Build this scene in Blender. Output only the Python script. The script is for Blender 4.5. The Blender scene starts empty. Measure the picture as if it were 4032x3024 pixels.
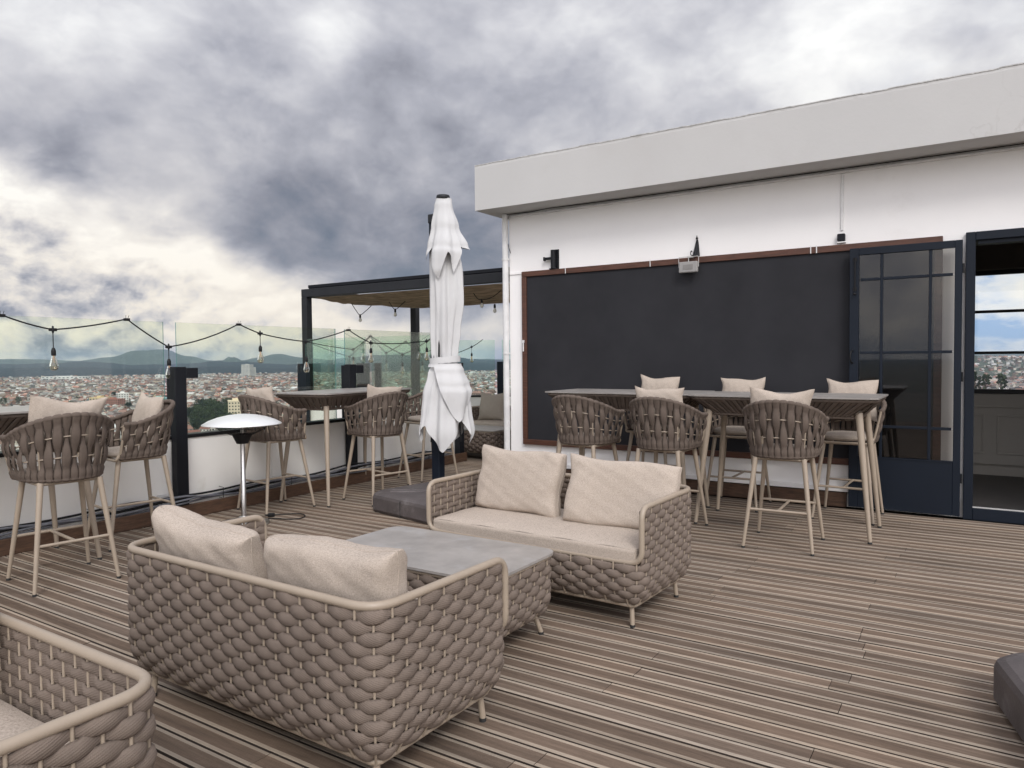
import bpy, math, random
import numpy as np
from mathutils import Vector, Matrix
PI = math.pi
D = bpy.data
sc = bpy.context.scene
COL = sc.collection
random.seed(7)
rng = np.random.default_rng(11)

# ---------------------------------------------------------------- camera
YAW, PITCH, ROLL, FPX = 0.572161549, -0.0339386, -0.00905268, 2866.17
CAMZ = 1.38
def cam_matrix():
    f = Vector((-math.sin(YAW)*math.cos(PITCH), math.cos(YAW)*math.cos(PITCH), math.sin(PITCH)))
    r = Vector((math.cos(YAW), math.sin(YAW), 0)); u = r.cross(f)
    c, s = math.cos(ROLL), math.sin(ROLL)
    r2 = r*c + u*s; u2 = u*c - r*s
    return r2, u2, f
CR, CU, CF = cam_matrix()
cam = D.cameras.new('camera'); camo = D.objects.new('camera', cam); COL.objects.link(camo)
m3 = Matrix((CR, CU, -CF)).transposed()
camo.matrix_world = Matrix.Translation((0, 0, CAMZ)) @ m3.to_4x4()
cam.sensor_width = 36; cam.lens = FPX/4032*36
cam.clip_start = 0.05; cam.clip_end = 60000
sc.camera = camo
def pdir(x, y):                                   # world direction of a measured sight line
    return (CR*(x-2016) + CU*(1512-y) + CF*FPX).normalized()

# ---------------------------------------------------------------- world / sky
sc.view_settings.view_transform = 'Standard'; sc.view_settings.look = 'None'
sc.view_settings.exposure = 0.08; sc.view_settings.gamma = 1.0
W = D.worlds.new('World'); sc.world = W; W.use_nodes = True
nt = W.node_tree; nt.nodes.clear()
class NT:
    def __init__(s, nt): s.nt = nt
    def n(s, t, **k):
        x = s.nt.nodes.new(t)
        for a, b in k.items():
            if a == 'inp':
                for i, v in b.items():
                    if isinstance(v, bpy.types.NodeSocket): s.nt.links.new(v, x.inputs[i])
                    else: x.inputs[i].default_value = v
            else: setattr(x, a, b)
        return x
    def math(s, op, a, b=None, c=None, clamp=False):
        x = s.n('ShaderNodeMath', operation=op, use_clamp=clamp)
        for i, v in enumerate((a, b, c)):
            if v is None: continue
            if isinstance(v, bpy.types.NodeSocket): s.nt.links.new(v, x.inputs[i])
            else: x.inputs[i].default_value = v
        return x.outputs[0]
    def vmath(s, op, a, b=None):
        x = s.n('ShaderNodeVectorMath', operation=op)
        for i, v in enumerate((a, b)):
            if v is None: continue
            if isinstance(v, bpy.types.NodeSocket): s.nt.links.new(v, x.inputs[i])
            else: x.inputs[i].default_value = v
        return x
    def mix(s, f, a, b, blend='MIX'):
        x = s.n('ShaderNodeMix', data_type='RGBA', blend_type=blend)
        for i, v in ((0, f), (6, a), (7, b)):
            if isinstance(v, bpy.types.NodeSocket): s.nt.links.new(v, x.inputs[i])
            else: x.inputs[i].default_value = v if i == 0 else (tuple(v)+(1,))[:4]
        return x.outputs[2]
    def ramp(s, f, stops, interp='LINEAR'):
        x = s.n('ShaderNodeValToRGB'); s.nt.links.new(f, x.inputs[0])
        cr = x.color_ramp; cr.interpolation = interp
        while len(cr.elements) < len(stops): cr.elements.new(.5)
        for e, (p, c) in zip(cr.elements, stops):
            e.position = p; e.color = (tuple(c)+(1,))[:4] if hasattr(c, '__len__') else (c, c, c, 1)
        return x.outputs[0]
    def noise(s, vec, scale, detail=6, rough=.55, dist=0.0, dim='3D'):
        return s.n('ShaderNodeTexNoise', noise_dimensions=dim, inp={'Vector': vec, 'Scale': scale, 'Detail': detail, 'Roughness': rough, 'Distortion': dist}).outputs[0]

SUN_EL, SUN_AZ = math.radians(42), math.radians(136)     # azimuth clockwise from +Y: behind the camera, to the right
def build_sky():
    g = NT(nt)
    tc = g.n('ShaderNodeTexCoord').outputs['Generated']
    d = g.vmath('NORMALIZE', tc).outputs[0]
    sep = g.n('ShaderNodeSeparateXYZ', inp={0: d}); X, Y, Z = sep.outputs
    zc = g.math('MAXIMUM', Z, 0.0)
    P = g.vmath('MULTIPLY', d, (2.0, 2.0, 3.1)).outputs[0]
    wob = g.n('ShaderNodeTexNoise', inp={'Vector': P, 'Scale': 1.6, 'Detail': 4.0, 'Roughness': .55}).outputs[1]
    wv = g.vmath('SUBTRACT', wob, (.5, .5, .5)).outputs[0]
    P2 = g.vmath('ADD', P, g.vmath('MULTIPLY', wv, (.22, .22, .22)).outputs[0]).outputs[0]
    n1 = g.noise(P2, 1.6, 11, .55)
    Pb = g.vmath('ADD', P2, (.045, -.03, .085)).outputs[0]
    n2 = g.noise(Pb, 1.6, 7, .55)
    n3 = g.noise(P2, 5.2, 8, .54)
    n4 = g.noise(g.vmath('ADD', P2, (.02, -.015, .04)).outputs[0], 5.2, 6, .58)
    big = g.noise(P, .55, 2, .5)
    relief = g.math('SUBTRACT', n1, n2); relief2 = g.math('SUBTRACT', n3, n4)
    def blob(px_, py_, k):
        c = pdir(px_, py_)
        dt = g.vmath('DOT_PRODUCT', d, tuple(c)).outputs['Value']
        return g.math('POWER', g.math('MAXIMUM', dt, 0.0), k)
    # the cloud deck: where it is thick and where it thins
    base = g.math('ADD', 0.58, g.math('MULTIPLY', g.math('SUBTRACT', big, .5), .45))
    L = [(1300, 130, 1100, .40), (3250, 260, 200, .36), (2400, 60, 60, .12), (60, 60, 60, .20), (700, 200, 80, .10), (900, 480, 300, .05),
         (60, 520, 260, -.22), (300, 700, 320, -.16), (1500, 860, 80, -.20), (1900, 1040, 110, -.36), (750, 830, 160, -.16), (1150, 950, 260, -.12), (1100, 560, 260, -.04),
         (3900, 120, 200, -.08), (1650, 380, 200, -.08), (1900, 300, 300, .06), (1040, 1195, 9000, -.22), (1450, 1210, 600, -.10),
         (1900, 1330, 500, .22), (1600, 1300, 700, .20)]
    t = base
    for x, y, k, a in L: t = g.math('ADD', t, g.math('MULTIPLY', blob(x, y, float(k)), float(a)))
    t = g.math('ADD', t, g.math('MULTIPLY', g.math('SUBTRACT', n1, .5), .66))
    t = g.math('ADD', t, g.math('MULTIPLY', g.math('SUBTRACT', n3, .5), .32))
    t = g.math('ADD', t, g.math('MULTIPLY', relief, 1.2))
    # a lighter bank of heaped cloud low in the west, with a bright rim along its ragged upper edge
    nb = pdir(-100, 730).cross(pdir(1350, 1285)).normalized()
    if nb.dot(pdir(200, 1200)) < 0: nb = -nb
    sgn = g.vmath('DOT_PRODUCT', d, tuple(nb)).outputs['Value']
    sgn = g.math('ADD', sgn, g.math('MULTIPLY', g.math('SUBTRACT', n1, .5), .13))
    sgn = g.math('ADD', sgn, g.math('MULTIPLY', g.math('SUBTRACT', n3, .5), .07))
    below = g.ramp(g.math('ADD', g.math('MULTIPLY', sgn, 9.0), .5), [(.35, 0.0), (.65, 1.0)])
    west = g.ramp(g.vmath('DOT_PRODUCT', d, tuple(pdir(200, 1200))).outputs['Value'], [(.84, 0.0), (.93, 1.0)])
    below = g.math('MULTIPLY', below, west)
    rim = g.math('POWER', 2.718, g.math('MULTIPLY', g.math('MULTIPLY', sgn, sgn), -900.0))
    rim = g.math('MULTIPLY', rim, west)
    tb = g.math('ADD', .66, g.math('ADD', g.math('MULTIPLY', relief2, 2.3), g.math('MULTIPLY', relief, 1.3)))
    tb = g.math('ADD', tb, g.math('MULTIPLY', g.math('SUBTRACT', n3, .5), .5))
    tm = g.n('ShaderNodeMix', data_type='FLOAT'); nt.links.new(below, tm.inputs[0]); nt.links.new(t, tm.inputs[2]); nt.links.new(tb, tm.inputs[3])
    t = g.math('ADD', tm.outputs[0], g.math('MULTIPLY', rim, .42))
    # behind the camera the cloud is thinner and brighter
    be = math.radians(24)
    back = g.vmath('DOT_PRODUCT', d, (math.sin(SUN_AZ)*math.cos(be), math.cos(SUN_AZ)*math.cos(be), math.sin(be))).outputs['Value']
    back = g.math('POWER', g.math('MAXIMUM', back, 0.0), 1.5)
    col = g.ramp(g.math('MULTIPLY', t, .8), [(0.06, (.145, .16, .20)), (.22, (.285, .29, .335)), (.38, (.425, .43, .485)), (.55, (.62, .62, .66)), (.72, (.85, .85, .86)), (.88, (1.04, 1.04, 1.02))])
    # warm light low along the horizon
    hz = g.math('POWER', g.math('SUBTRACT', 1.0, g.math('MINIMUM', g.math('MULTIPLY', zc, 2.6), 1.0)), 1.6)
    wf = g.ramp(t, [(.35, 0.0), (.85, .8)])
    warm = g.mix(g.math('MULTIPLY', hz, wf), col, (1.04, .90, .70))
    # opening in the cloud away to the north east: blue with white heaps
    bl = blob(3960, 1250, 90.0)
    hn = g.noise(g.vmath('MULTIPLY', d, (9, 9, 22)).outputs[0], 1.0, 7, .55)
    heap = g.ramp(hn, [(.44, (.36, .55, .86)), (.52, (.85, .90, .98)), (.62, (1.05, 1.03, .98))])
    colb = g.mix(g.math('MULTIPLY', bl, 2.2, clamp=True), warm, heap)
    sky = g.n('ShaderNodeTexSky', sky_type='NISHITA', sun_disc=False, sun_elevation=SUN_EL, sun_rotation=SUN_AZ, altitude=1200)
    bg1 = g.n('ShaderNodeBackground', inp={0: sky.outputs[0], 1: .05})
    strength = g.math('ADD', .98, g.math('MULTIPLY', back, 2.5))
    strength = g.math('ADD', strength, g.math('MULTIPLY', g.math('POWER', zc, 3.0), .8))
    bg2 = g.n('ShaderNodeBackground', inp={0: colb, 1: strength})
    # cloud cover hides the clear sky almost everywhere
    cover = g.ramp(t, [(.10, .80), (.30, .96)])
    mx = g.n('ShaderNodeMixShader', inp={0: cover, 1: bg1.outputs[0], 2: bg2.outputs[0]})
    out = g.n('ShaderNodeOutputWorld'); nt.links.new(mx.outputs[0], out.inputs[0])
build_sky()
sl = D.lights.new('sun', 'SUN'); sl.energy = 1.5; sl.angle = math.radians(17); sl.color = (1, .97, .93)
so = D.objects.new('sun', sl); COL.objects.link(so)
sd = Vector((math.sin(SUN_AZ)*math.cos(SUN_EL), math.cos(SUN_AZ)*math.cos(SUN_EL), math.sin(SUN_EL)))
so.rotation_euler = sd.to_track_quat('Z', 'Y').to_euler()
cy = sc.cycles
cy.max_bounces = 7; cy.diffuse_bounces = 3; cy.glossy_bounces = 3; cy.transmission_bounces = 6
cy.transparent_max_bounces = 24; cy.volume_bounces = 0
cy.use_denoising = True
try: cy.denoiser = 'OPENIMAGEDENOISE'
except Exception: pass

# ---------------------------------------------------------------- materials
def material(name):
    m = D.materials.new(name); m.use_nodes = True
    t = m.node_tree; t.nodes.clear(); g = NT(t)
    b = g.n('ShaderNodeBsdfPrincipled'); o = g.n('ShaderNodeOutputMaterial')
    t.links.new(b.outputs[0], o.inputs[0])
    return m, g, b, o
def mat(name, col, rough=.6, metal=0.0, var=.12, scale=8.0, bump=0.0, bscale=60.0, spec=.5, stretch=(1, 1, 1), dirt=None, coords='Object'):
    m, g, b, o = material(name)
    tc = g.n('ShaderNodeTexCoord').outputs[coords]
    v = g.vmath('MULTIPLY', tc, stretch).outputs[0]
    n = g.noise(v, scale, 5, .6)
    lo = tuple(c*(1-var) for c in col); hi = tuple(min(1, c*(1+var)) for c in col)
    c = g.ramp(n, [(.3, lo), (.7, hi)])
    if dirt:
        dn = g.noise(v, dirt[1], 8, .65)
        c = g.mix(g.ramp(dn, [(dirt[2], 0.0), (dirt[3], 1.0)]), c, dirt[0])
    m.node_tree.links.new(c, b.inputs['Base Color'])
    b.inputs['Roughness'].default_value = rough; b.inputs['Metallic'].default_value = metal
    b.inputs['Specular IOR Level'].default_value = spec
    if bump:
        bn = g.noise(v, bscale, 4, .6)
        bp = g.n('ShaderNodeBump', inp={'Strength': bump, 'Distance': .01, 'Height': bn})
        m.node_tree.links.new(bp.outputs[0], b.inputs['Normal'])
    return m
M = {}
def rope_mat(name, col):
    m, g, b, o = material(name)
    tc = g.n('ShaderNodeTexCoord').outputs['Object']
    n = g.noise(tc, 14, 4, .6); f = g.noise(tc, 420, 2, .5)
    c = g.ramp(n, [(.3, tuple(x*.85 for x in col)), (.7, tuple(x*1.16 for x in col))])
    c = g.mix(g.math('MULTIPLY', f, .35), c, tuple(x*.55 for x in col))
    m.node_tree.links.new(c, b.inputs['Base Color'])
    b.inputs['Roughness'].default_value = .92; b.inputs['Specular IOR Level'].default_value = .2
    w = g.n('ShaderNodeTexWave', wave_type='BANDS', bands_direction='DIAGONAL', inp={'Vector': g.vmath('MULTIPLY', tc, (.55, .55, 1.5)).outputs[0], 'Scale': 62.0, 'Distortion': 1.2, 'Detail': 2.0, 'Detail Scale': 2.0}).outputs[1]
    h = g.math('ADD', g.math('MULTIPLY', w, .7), f)
    bp = g.n('ShaderNodeBump', inp={'Strength': .55, 'Distance': .002, 'Height': h})
    m.node_tree.links.new(bp.outputs[0], b.inputs['Normal'])
    return m
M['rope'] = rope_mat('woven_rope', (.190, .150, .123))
M['rope_stool'] = rope_mat('woven_rope_taupe', (.135, .105, .086))
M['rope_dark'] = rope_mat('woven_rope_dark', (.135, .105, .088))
def linen(name, col):
    m, g, b, o = material(name)
    tc = g.n('ShaderNodeTexCoord').outputs['Object']
    a = g.noise(g.vmath('MULTIPLY', tc, (1, 1, 7)).outputs[0], 130, 3, .6)
    a2 = g.noise(g.vmath('MULTIPLY', tc, (7, 7, 1)).outputs[0], 120, 3, .6)
    big = g.noise(tc, 5, 3, .5)
    s = g.math('ADD', g.math('MULTIPLY', a, .5), g.math('MULTIPLY', a2, .5))
    c = g.ramp(s, [(.36, tuple(x*.62 for x in col)), (.5, col), (.64, tuple(min(1, x*1.3) for x in col))])
    c = g.mix(g.math('MULTIPLY', big, .22), c, tuple(x*.7 for x in col))
    m.node_tree.links.new(c, b.inputs['Base Color'])
    b.inputs['Roughness'].default_value = .95; b.inputs['Specular IOR Level'].default_value = .15
    wr = g.noise(tc, 9, 3, .55, .6)
    h = g.math('ADD', g.math('MULTIPLY', wr, 3.0), s)
    bp = g.n('ShaderNodeBump', inp={'Strength': .35, 'Distance': .006, 'Height': h})
    m.node_tree.links.new(bp.outputs[0], b.inputs['Normal'])
    return m
M['linen'] = linen('beige_linen', (.455, .385, .322))
M['linen2'] = linen('taupe_linen', (.37, .315, .265))
M['frame'] = mat('beige_powder_coat', (.335, .272, .208), .42, 0, .04, 20, .05, 300)
M['cap'] = mat('black_rubber', (.02, .02, .02), .7)
M['stone'] = mat('grey_ceramic', (.295, .272, .250), .36, 0, .20, 6, .02, 90, dirt=((.36, .35, .345), 7, .55, .75))
def deck_mat(name, col, rib):
    m, g, b, o = material(name)
    tc = g.n('ShaderNodeTexCoord').outputs['Object']
    at = g.n('ShaderNodeAttribute', attribute_name='Col').outputs[0]
    v = g.vmath('MULTIPLY', tc, (1.2, 22, 22)).outputs[0]
    n = g.noise(v, 1.6, 8, .7); n2 = g.noise(g.vmath('MULTIPLY', tc, (6, 60, 60)).outputs[0], 2.2, 4, .7)
    big = g.noise(tc, .9, 5, .6)
    c = g.ramp(n, [(.28, tuple(x*(.5 if rib else .8) for x in col)), (.5, col), (.72, tuple(x*(1.45 if rib else 1.15) for x in col))])
    c = g.mix(g.ramp(n2, [(.45, 0.0), (.75, .55 if rib else .3)]), c, tuple(x*.55 for x in col))
    c = g.mix(1.0, c, at, 'MULTIPLY')
    c = g.mix(g.ramp(big, [(.42, 0.0), (.68, .35)]), c, tuple(x*1.35 for x in col))
    st = g.noise(g.vmath('MULTIPLY', tc, (1, 2.2, 1)).outputs[0], .8, 7, .62)
    c = g.mix(g.ramp(st, [(.63, 0.0), (.78, .6)]), c, (.035, .03, .028))
    m.node_tree.links.new(c, b.inputs['Base Color'])
    b.inputs['Roughness'].default_value = .82; b.inputs['Specular IOR Level'].default_value = .25
    h = g.math('ADD', g.math('MULTIPLY', n, 1.2), n2)
    if rib:
        w = g.n('ShaderNodeTexWave', wave_type='BANDS', bands_direction='Y', inp={'Vector': tc, 'Scale': 52.0, 'Distortion': .6, 'Detail': 1.0}).outputs[1]
        h = g.math('ADD', h, g.math('MULTIPLY', w, .8))
    bp = g.n('ShaderNodeBump', inp={'Strength': .55, 'Distance': .003, 'Height': h})
    m.node_tree.links.new(bp.outputs[0], b.inputs['Normal'])
    return m
M['deck'] = deck_mat('deck_board_face', (.150, .108, .079), True)
M['deck_edge'] = deck_mat('deck_board_edge', (.318, .260, .202), False)
M['deck_side'] = mat('deck_board_side', (.040, .028, .021), .9)
M['brown'] = mat('brown_timber', (.085, .045, .026), .6, 0, .4, 9, .2, 40, stretch=(1, 6, 6))
M['board_frame'] = mat('varnished_timber', (.085, .034, .020), .5, 0, .35, 7, .1, 40, stretch=(1, 1, 8), dirt=((.25, .17, .13), 18, .66, .74))
M['slate'] = mat('slate_paint', (.028, .028, .0315), .75, 0, .14, 2.2, .03, 200, spec=.15, dirt=((.034, .034, .038), 1.0, .50, .9))
M['white'] = mat('white_render', (.885, .865, .85), .85, 0, .02, 1.2, .10, 130, dirt=((.70, .67, .64), 1.3, .62, .95))
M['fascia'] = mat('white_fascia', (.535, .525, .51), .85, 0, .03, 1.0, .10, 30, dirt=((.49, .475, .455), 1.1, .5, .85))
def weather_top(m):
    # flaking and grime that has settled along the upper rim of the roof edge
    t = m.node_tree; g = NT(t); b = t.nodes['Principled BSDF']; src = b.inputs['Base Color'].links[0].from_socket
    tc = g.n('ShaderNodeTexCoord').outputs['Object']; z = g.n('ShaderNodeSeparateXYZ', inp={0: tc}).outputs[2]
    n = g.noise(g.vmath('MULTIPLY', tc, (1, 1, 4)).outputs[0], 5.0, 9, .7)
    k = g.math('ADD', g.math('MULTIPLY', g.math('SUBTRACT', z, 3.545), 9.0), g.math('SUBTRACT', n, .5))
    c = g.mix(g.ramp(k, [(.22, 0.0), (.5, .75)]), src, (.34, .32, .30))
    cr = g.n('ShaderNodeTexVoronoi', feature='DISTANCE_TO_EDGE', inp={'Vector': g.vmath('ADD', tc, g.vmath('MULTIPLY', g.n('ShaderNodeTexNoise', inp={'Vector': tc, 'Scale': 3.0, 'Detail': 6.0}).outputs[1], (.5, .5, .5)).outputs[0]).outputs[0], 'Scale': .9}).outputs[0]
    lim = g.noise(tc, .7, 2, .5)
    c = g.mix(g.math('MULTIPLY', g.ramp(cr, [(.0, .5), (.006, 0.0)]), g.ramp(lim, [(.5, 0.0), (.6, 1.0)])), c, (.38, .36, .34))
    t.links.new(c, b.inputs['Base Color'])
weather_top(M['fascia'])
M['weath'] = mat('weathered_edge', (.52, .51, .49), .9, 0, .3, 22, .6, 60)
M['panel'] = mat('cream_panel', (.84, .82, .775), .6, 0, .05, 1.4, .04, 60, dirt=((.62, .58, .50), 2.0, .62, .85))
M['pipe'] = mat('white_pipe', (.74, .73, .72), .45)
M['navy'] = mat('dark_navy_steel', (.0045, .0085, .0165), .5, 0, .12, 3, .05, 40, dirt=((.03, .036, .045), 6, .68, .84), spec=.28)
M['anth'] = mat('anthracite_steel', (.008, .009, .012), .5, 0, .15, 4, spec=.25)
M['anth2'] = mat('grey_steel', (.020, .021, .024), .5, 0, .15, 4, spec=.3)
M['black'] = mat('black_plastic', (.008, .008, .009), .5, spec=.3)
M['cablegrey'] = mat('grey_cable', (.16, .165, .185), .5, 0, .3, 12)
M['steel'] = mat('brushed_steel', (.62, .61, .60), .28, 1.0, .06, 30, .02, 200)
M['chrome'] = mat('polished_aluminium', (.90, .90, .88), .42, .6, .03, 10)
M['cloth'] = mat('white_canvas', (.575, .57, .565), .85, 0, .05, 4, .12, 260, spec=.2)
M['base'] = mat('weathered_plastic', (.085, .072, .070), .6, 0, .25, 5, .25, 90, dirt=((.17, .155, .15), 7, .55, .75))
M['int_wall'] = mat('interior_panel_paint', (.36, .335, .30), .7, 0, .04, 2)
M['int_dark'] = mat('interior_dark_paint', (.06, .05, .04), .7)
M['int_floor'] = mat('interior_floor_tile', (.032, .027, .024), .4, 0, .2, 3)
M['light_grey'] = mat('light_grey_metal', (.50, .49, .47), .5)
M['flood'] = mat('weathered_grey_housing', (.30, .29, .28), .55)
M['bulb_white'] = mat('frosted_bulb', (.72, .70, .62), .3)
M['brass'] = mat('brass_filament', (.75, .38, .16), .35, 1.0)
def glass_mat(name, tint, fres=.08, rough=.02, refl=1.0):
    m = D.materials.new(name); m.use_nodes = True; t = m.node_tree; t.nodes.clear(); g = NT(t)
    tr = g.n('ShaderNodeBsdfTransparent', inp={0: tint+(1,)})
    gl = g.n('ShaderNodeBsdfGlossy', inp={0: (1, 1, 1, 1), 'Roughness': rough})
    lw = g.n('ShaderNodeFresnel', inp={0: 1.45}).outputs[0]
    f = g.math('MULTIPLY', g.math('ADD', lw, fres), refl, clamp=True)
    mx = g.n('ShaderNodeMixShader', inp={0: f, 1: tr.outputs[0], 2: gl.outputs[0]})
    o = g.n('ShaderNodeOutputMaterial'); t.links.new(mx.outputs[0], o.inputs[0])
    return m
M['glass'] = glass_mat('fence_glass', (.955, .98, .93), .0, .02, .5)
M['glass_green'] = glass_mat('fence_glass_green', (.895, .965, .915), .0, .02, .3)
M['glass_edge'] = mat('glass_edge', (.10, .24, .23), .2, 0, .1, 20)
M['pane'] = glass_mat('window_pane', (.90, .90, .88), .03, .03, .8)
M['pane_dark'] = glass_mat('door_pane', (.52, .51, .49), .04, .02, .8)
M['bulb'] = glass_mat('clear_bulb', (.96, .88, .74), .03, .02, 1.1)

# ---------------------------------------------------------------- mesh builder
class MB:
    def __init__(s): s.v = []; s.f = []; s.m = []; s.sm = []
    def add(s, vs, fs, mi=0, smooth=False):
        o = len(s.v); s.v.extend(vs)
        for f in fs:
            s.f.append(tuple(i+o for i in f)); s.m.append(mi); s.sm.append(smooth)
    def box(s, x0, x1, y0, y1, z0, z1, mi=0, mt=None):
        vs = [(x, y, z) for z in (z0, z1) for y in (y0, y1) for x in (x0, x1)]
        if mt: vs = [tuple(mt @ Vector(v)) for v in vs]
        s.add(vs, [(0, 2, 3, 1), (4, 5, 7, 6), (0, 1, 5, 4), (2, 6, 7, 3), (0, 4, 6, 2), (1, 3, 7, 5)], mi)
    def bbox(s, x0, x1, y0, y1, z0, z1, b=.004, mi=0, mt=None):      # bevelled box
        xs, ys, zs = (x0, x1), (y0, y1), (z0, z1)
        vs = []; idx = {}
        for i in (0, 1):
            for j in (0, 1):
                for k in (0, 1):
                    sx, sy, sz = (1 if i == 0 else -1), (1 if j == 0 else -1), (1 if k == 0 else -1)
                    for a, o in enumerate(((0, sy*b, sz*b), (sx*b, 0, sz*b), (sx*b, sy*b, 0))):
                        idx[(i, j, k, a)] = len(vs); vs.append((xs[i]+o[0], ys[j]+o[1], zs[k]+o[2]))
        F = []
        for i in (0, 1): F.append([idx[(i, j, k, 0)] for j, k in ((0, 0), (0, 1), (1, 1), (1, 0))])
        for j in (0, 1): F.append([idx[(i, j, k, 1)] for i, k in ((0, 0), (1, 0), (1, 1), (0, 1))])
        for k in (0, 1): F.append([idx[(i, j, k, 2)] for i, j in ((0, 0), (0, 1), (1, 1), (1, 0))])
        for j in (0, 1):
            for k in (0, 1): F.append([idx[(0, j, k, 1)], idx[(1, j, k, 1)], idx[(1, j, k, 2)], idx[(0, j, k, 2)]])
        for i in (0, 1):
            for k in (0, 1): F.append([idx[(i, 0, k, 0)], idx[(i, 1, k, 0)], idx[(i, 1, k, 2)], idx[(i, 0, k, 2)]])
        for i in (0, 1):
            for j in (0, 1): F.append([idx[(i, j, 0, 0)], idx[(i, j, 1, 0)], idx[(i, j, 1, 1)], idx[(i, j, 0, 1)]])
        for i in (0, 1):
            for j in (0, 1):
                for k in (0, 1): F.append([idx[(i, j, k, a)] for a in (0, 1, 2)])
        if mt: vs = [tuple(mt @ Vector(v)) for v in vs]
        s.add(vs, F, mi)
    def tube(s, pts, r, n=8, closed=False, mi=0, caps=True, rz=None):
        pts = [Vector(p) for p in pts]; N = len(pts)
        if N < 2: return
        rs = r if hasattr(r, '__len__') else [r]*N
        vs = []; up = None
        for i, p in enumerate(pts):
            a = pts[(i-1) % N] if (closed or i > 0) else p
            b = pts[(i+1) % N] if (closed or i < N-1) else p
            t = (b-a)
            if t.length < 1e-9: t = Vector((0, 0, 1))
            t.normalize()
            if up is None:
                up = Vector((0, 0, 1)) if abs(t.z) < .9 else Vector((1, 0, 0))
            u = (up - t*up.dot(t))
            if u.length < 1e-6: u = t.orthogonal()
            u.normalize(); w = t.cross(u); up = u
            for k in range(n):
                an = 2*PI*k/n
                vs.append(tuple(p + u*(math.cos(an)*rs[i]) + w*(math.sin(an)*rs[i])))
        fs = []
        R = N if closed else N-1
        for i in range(R):
            j = (i+1) % N
            for k in range(n):
                l = (k+1) % n
                fs.append((i*n+k, i*n+l, j*n+l, j*n+k))
        s.add(vs, fs, mi, True)
        if caps and not closed:
            s.add(vs[:n], [tuple(range(n-1, -1, -1))], mi); s.add(vs[-n:], [tuple(range(n))], mi)
    def lathe(s, prof, n=24, mi=0, c=(0, 0, 0), smooth=True):
        vs = []
        for r, z in prof:
            for k in range(n):
                a = 2*PI*k/n; vs.append((c[0]+r*math.cos(a), c[1]+r*math.sin(a), c[2]+z))
        fs = []
        for i in range(len(prof)-1):
            for k in range(n):
                l = (k+1) % n; fs.append((i*n+k, i*n+l, (i+1)*n+l, (i+1)*n+k))
        s.add(vs, fs, mi, smooth)
    def prism(s, poly, z0, z1, mi=0):
        n = len(poly)
        vs = [(x, y, z0) for x, y in poly]+[(x, y, z1) for x, y in poly]
        s.add(vs, [tuple(range(n-1, -1, -1)), tuple(range(n, 2*n))]+[(i, (i+1) % n, n+(i+1) % n, n+i) for i in range(n)], mi)
    def grid(s, nu, nv, fn, mi=0, smooth=True, closed_u=False):
        vs = [tuple(fn(i/(nu-1) if not closed_u else i/nu, j/(nv-1))) for j in range(nv) for i in range(nu)]
        fs = []
        for j in range(nv-1):
            for i in range(nu if closed_u else nu-1):
                k = (i+1) % nu
                fs.append((j*nu+i, j*nu+k, (j+1)*nu+k, (j+1)*nu+i))
        s.add(vs, fs, mi, smooth)
    def mesh(s, name, mats):
        me = D.meshes.new(name); me.from_pydata(s.v, [], s.f)
        for m in (mats if isinstance(mats, (list, tuple)) else [mats]): me.materials.append(M[m] if isinstance(m, str) else m)
        me.polygons.foreach_set('material_index', s.m); me.polygons.foreach_set('use_smooth', s.sm)
        me.update(); return me
    def build(s, name, mats, parent=None, loc=None, rz=0):
        o = D.objects.new(name, s.mesh(name, mats)); COL.objects.link(o)
        if parent: o.parent = parent
        if loc: o.location = loc
        if rz: o.rotation_euler = (0, 0, rz)
        return o
def tag(o, label, cat, group=None, kind=None):
    o['label'] = label; o['category'] = cat
    if group: o['group'] = group
    if kind: o['kind'] = kind
    return o
def struct(o): o['kind'] = 'structure'; return o
def thing(name, label, cat, loc=(0, 0, 0), rz=0, group=None):
    o = D.objects.new(name, None); COL.objects.link(o); o.location = loc; o.rotation_euler = (0, 0, rz)
    o.empty_display_size = .1
    return tag(o, label, cat, group)
def kids(o): return [c for c in D.objects if c.parent == o]
def dup(root, loc, rz, label, group=None):
    def cp(o, par):
        c = o.copy(); COL.objects.link(c); c.parent = par
        for k in kids(o): cp(k, c)
        return c
    r = cp(root, None); r.location = loc; r.rotation_euler = (0, 0, rz); r['label'] = label
    if group: r['group'] = group
    return r
def fillet(pts, r, n=6, closed=False):
    pts = [Vector(p) for p in pts]; out = []; N = len(pts)
    rs = r if hasattr(r, '__len__') else [r]*N
    for i, p in enumerate(pts):
        if not closed and i in (0, N-1): out.append(p); continue
        a = (pts[i-1]-p); b = (pts[(i+1) % N]-p); la, lb = a.length, b.length
        a.normalize(); b.normalize(); q = min(rs[i], la*.49, lb*.49)
        if q < 1e-4: out.append(p); continue
        A, B = p+a*q, p+b*q
        for k in range(n+1):
            t = k/n; out.append(A*(1-t)**2 + p*2*t*(1-t) + B*t*t)
    return out
def smooth_path(pts, per=6):                       # Catmull-Rom
    P = [Vector(p) for p in pts]; P = [P[0]*2-P[1]]+P+[P[-1]*2-P[-2]]; out = []
    for i in range(1, len(P)-2):
        for k in range(per):
            t = k/per; a, b, c, d = P[i-1], P[i], P[i+1], P[i+2]
            out.append(.5*((2*b)+(c-a)*t+(2*a-5*b+4*c-d)*t*t+(3*b-a-3*c+d)*t**3))
    out.append(P[-2]); return out
def rotz(x, y, a, cx=0, cy=0): return (cx+x*math.cos(a)-y*math.sin(a), cy+x*math.sin(a)+y*math.cos(a))

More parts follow.
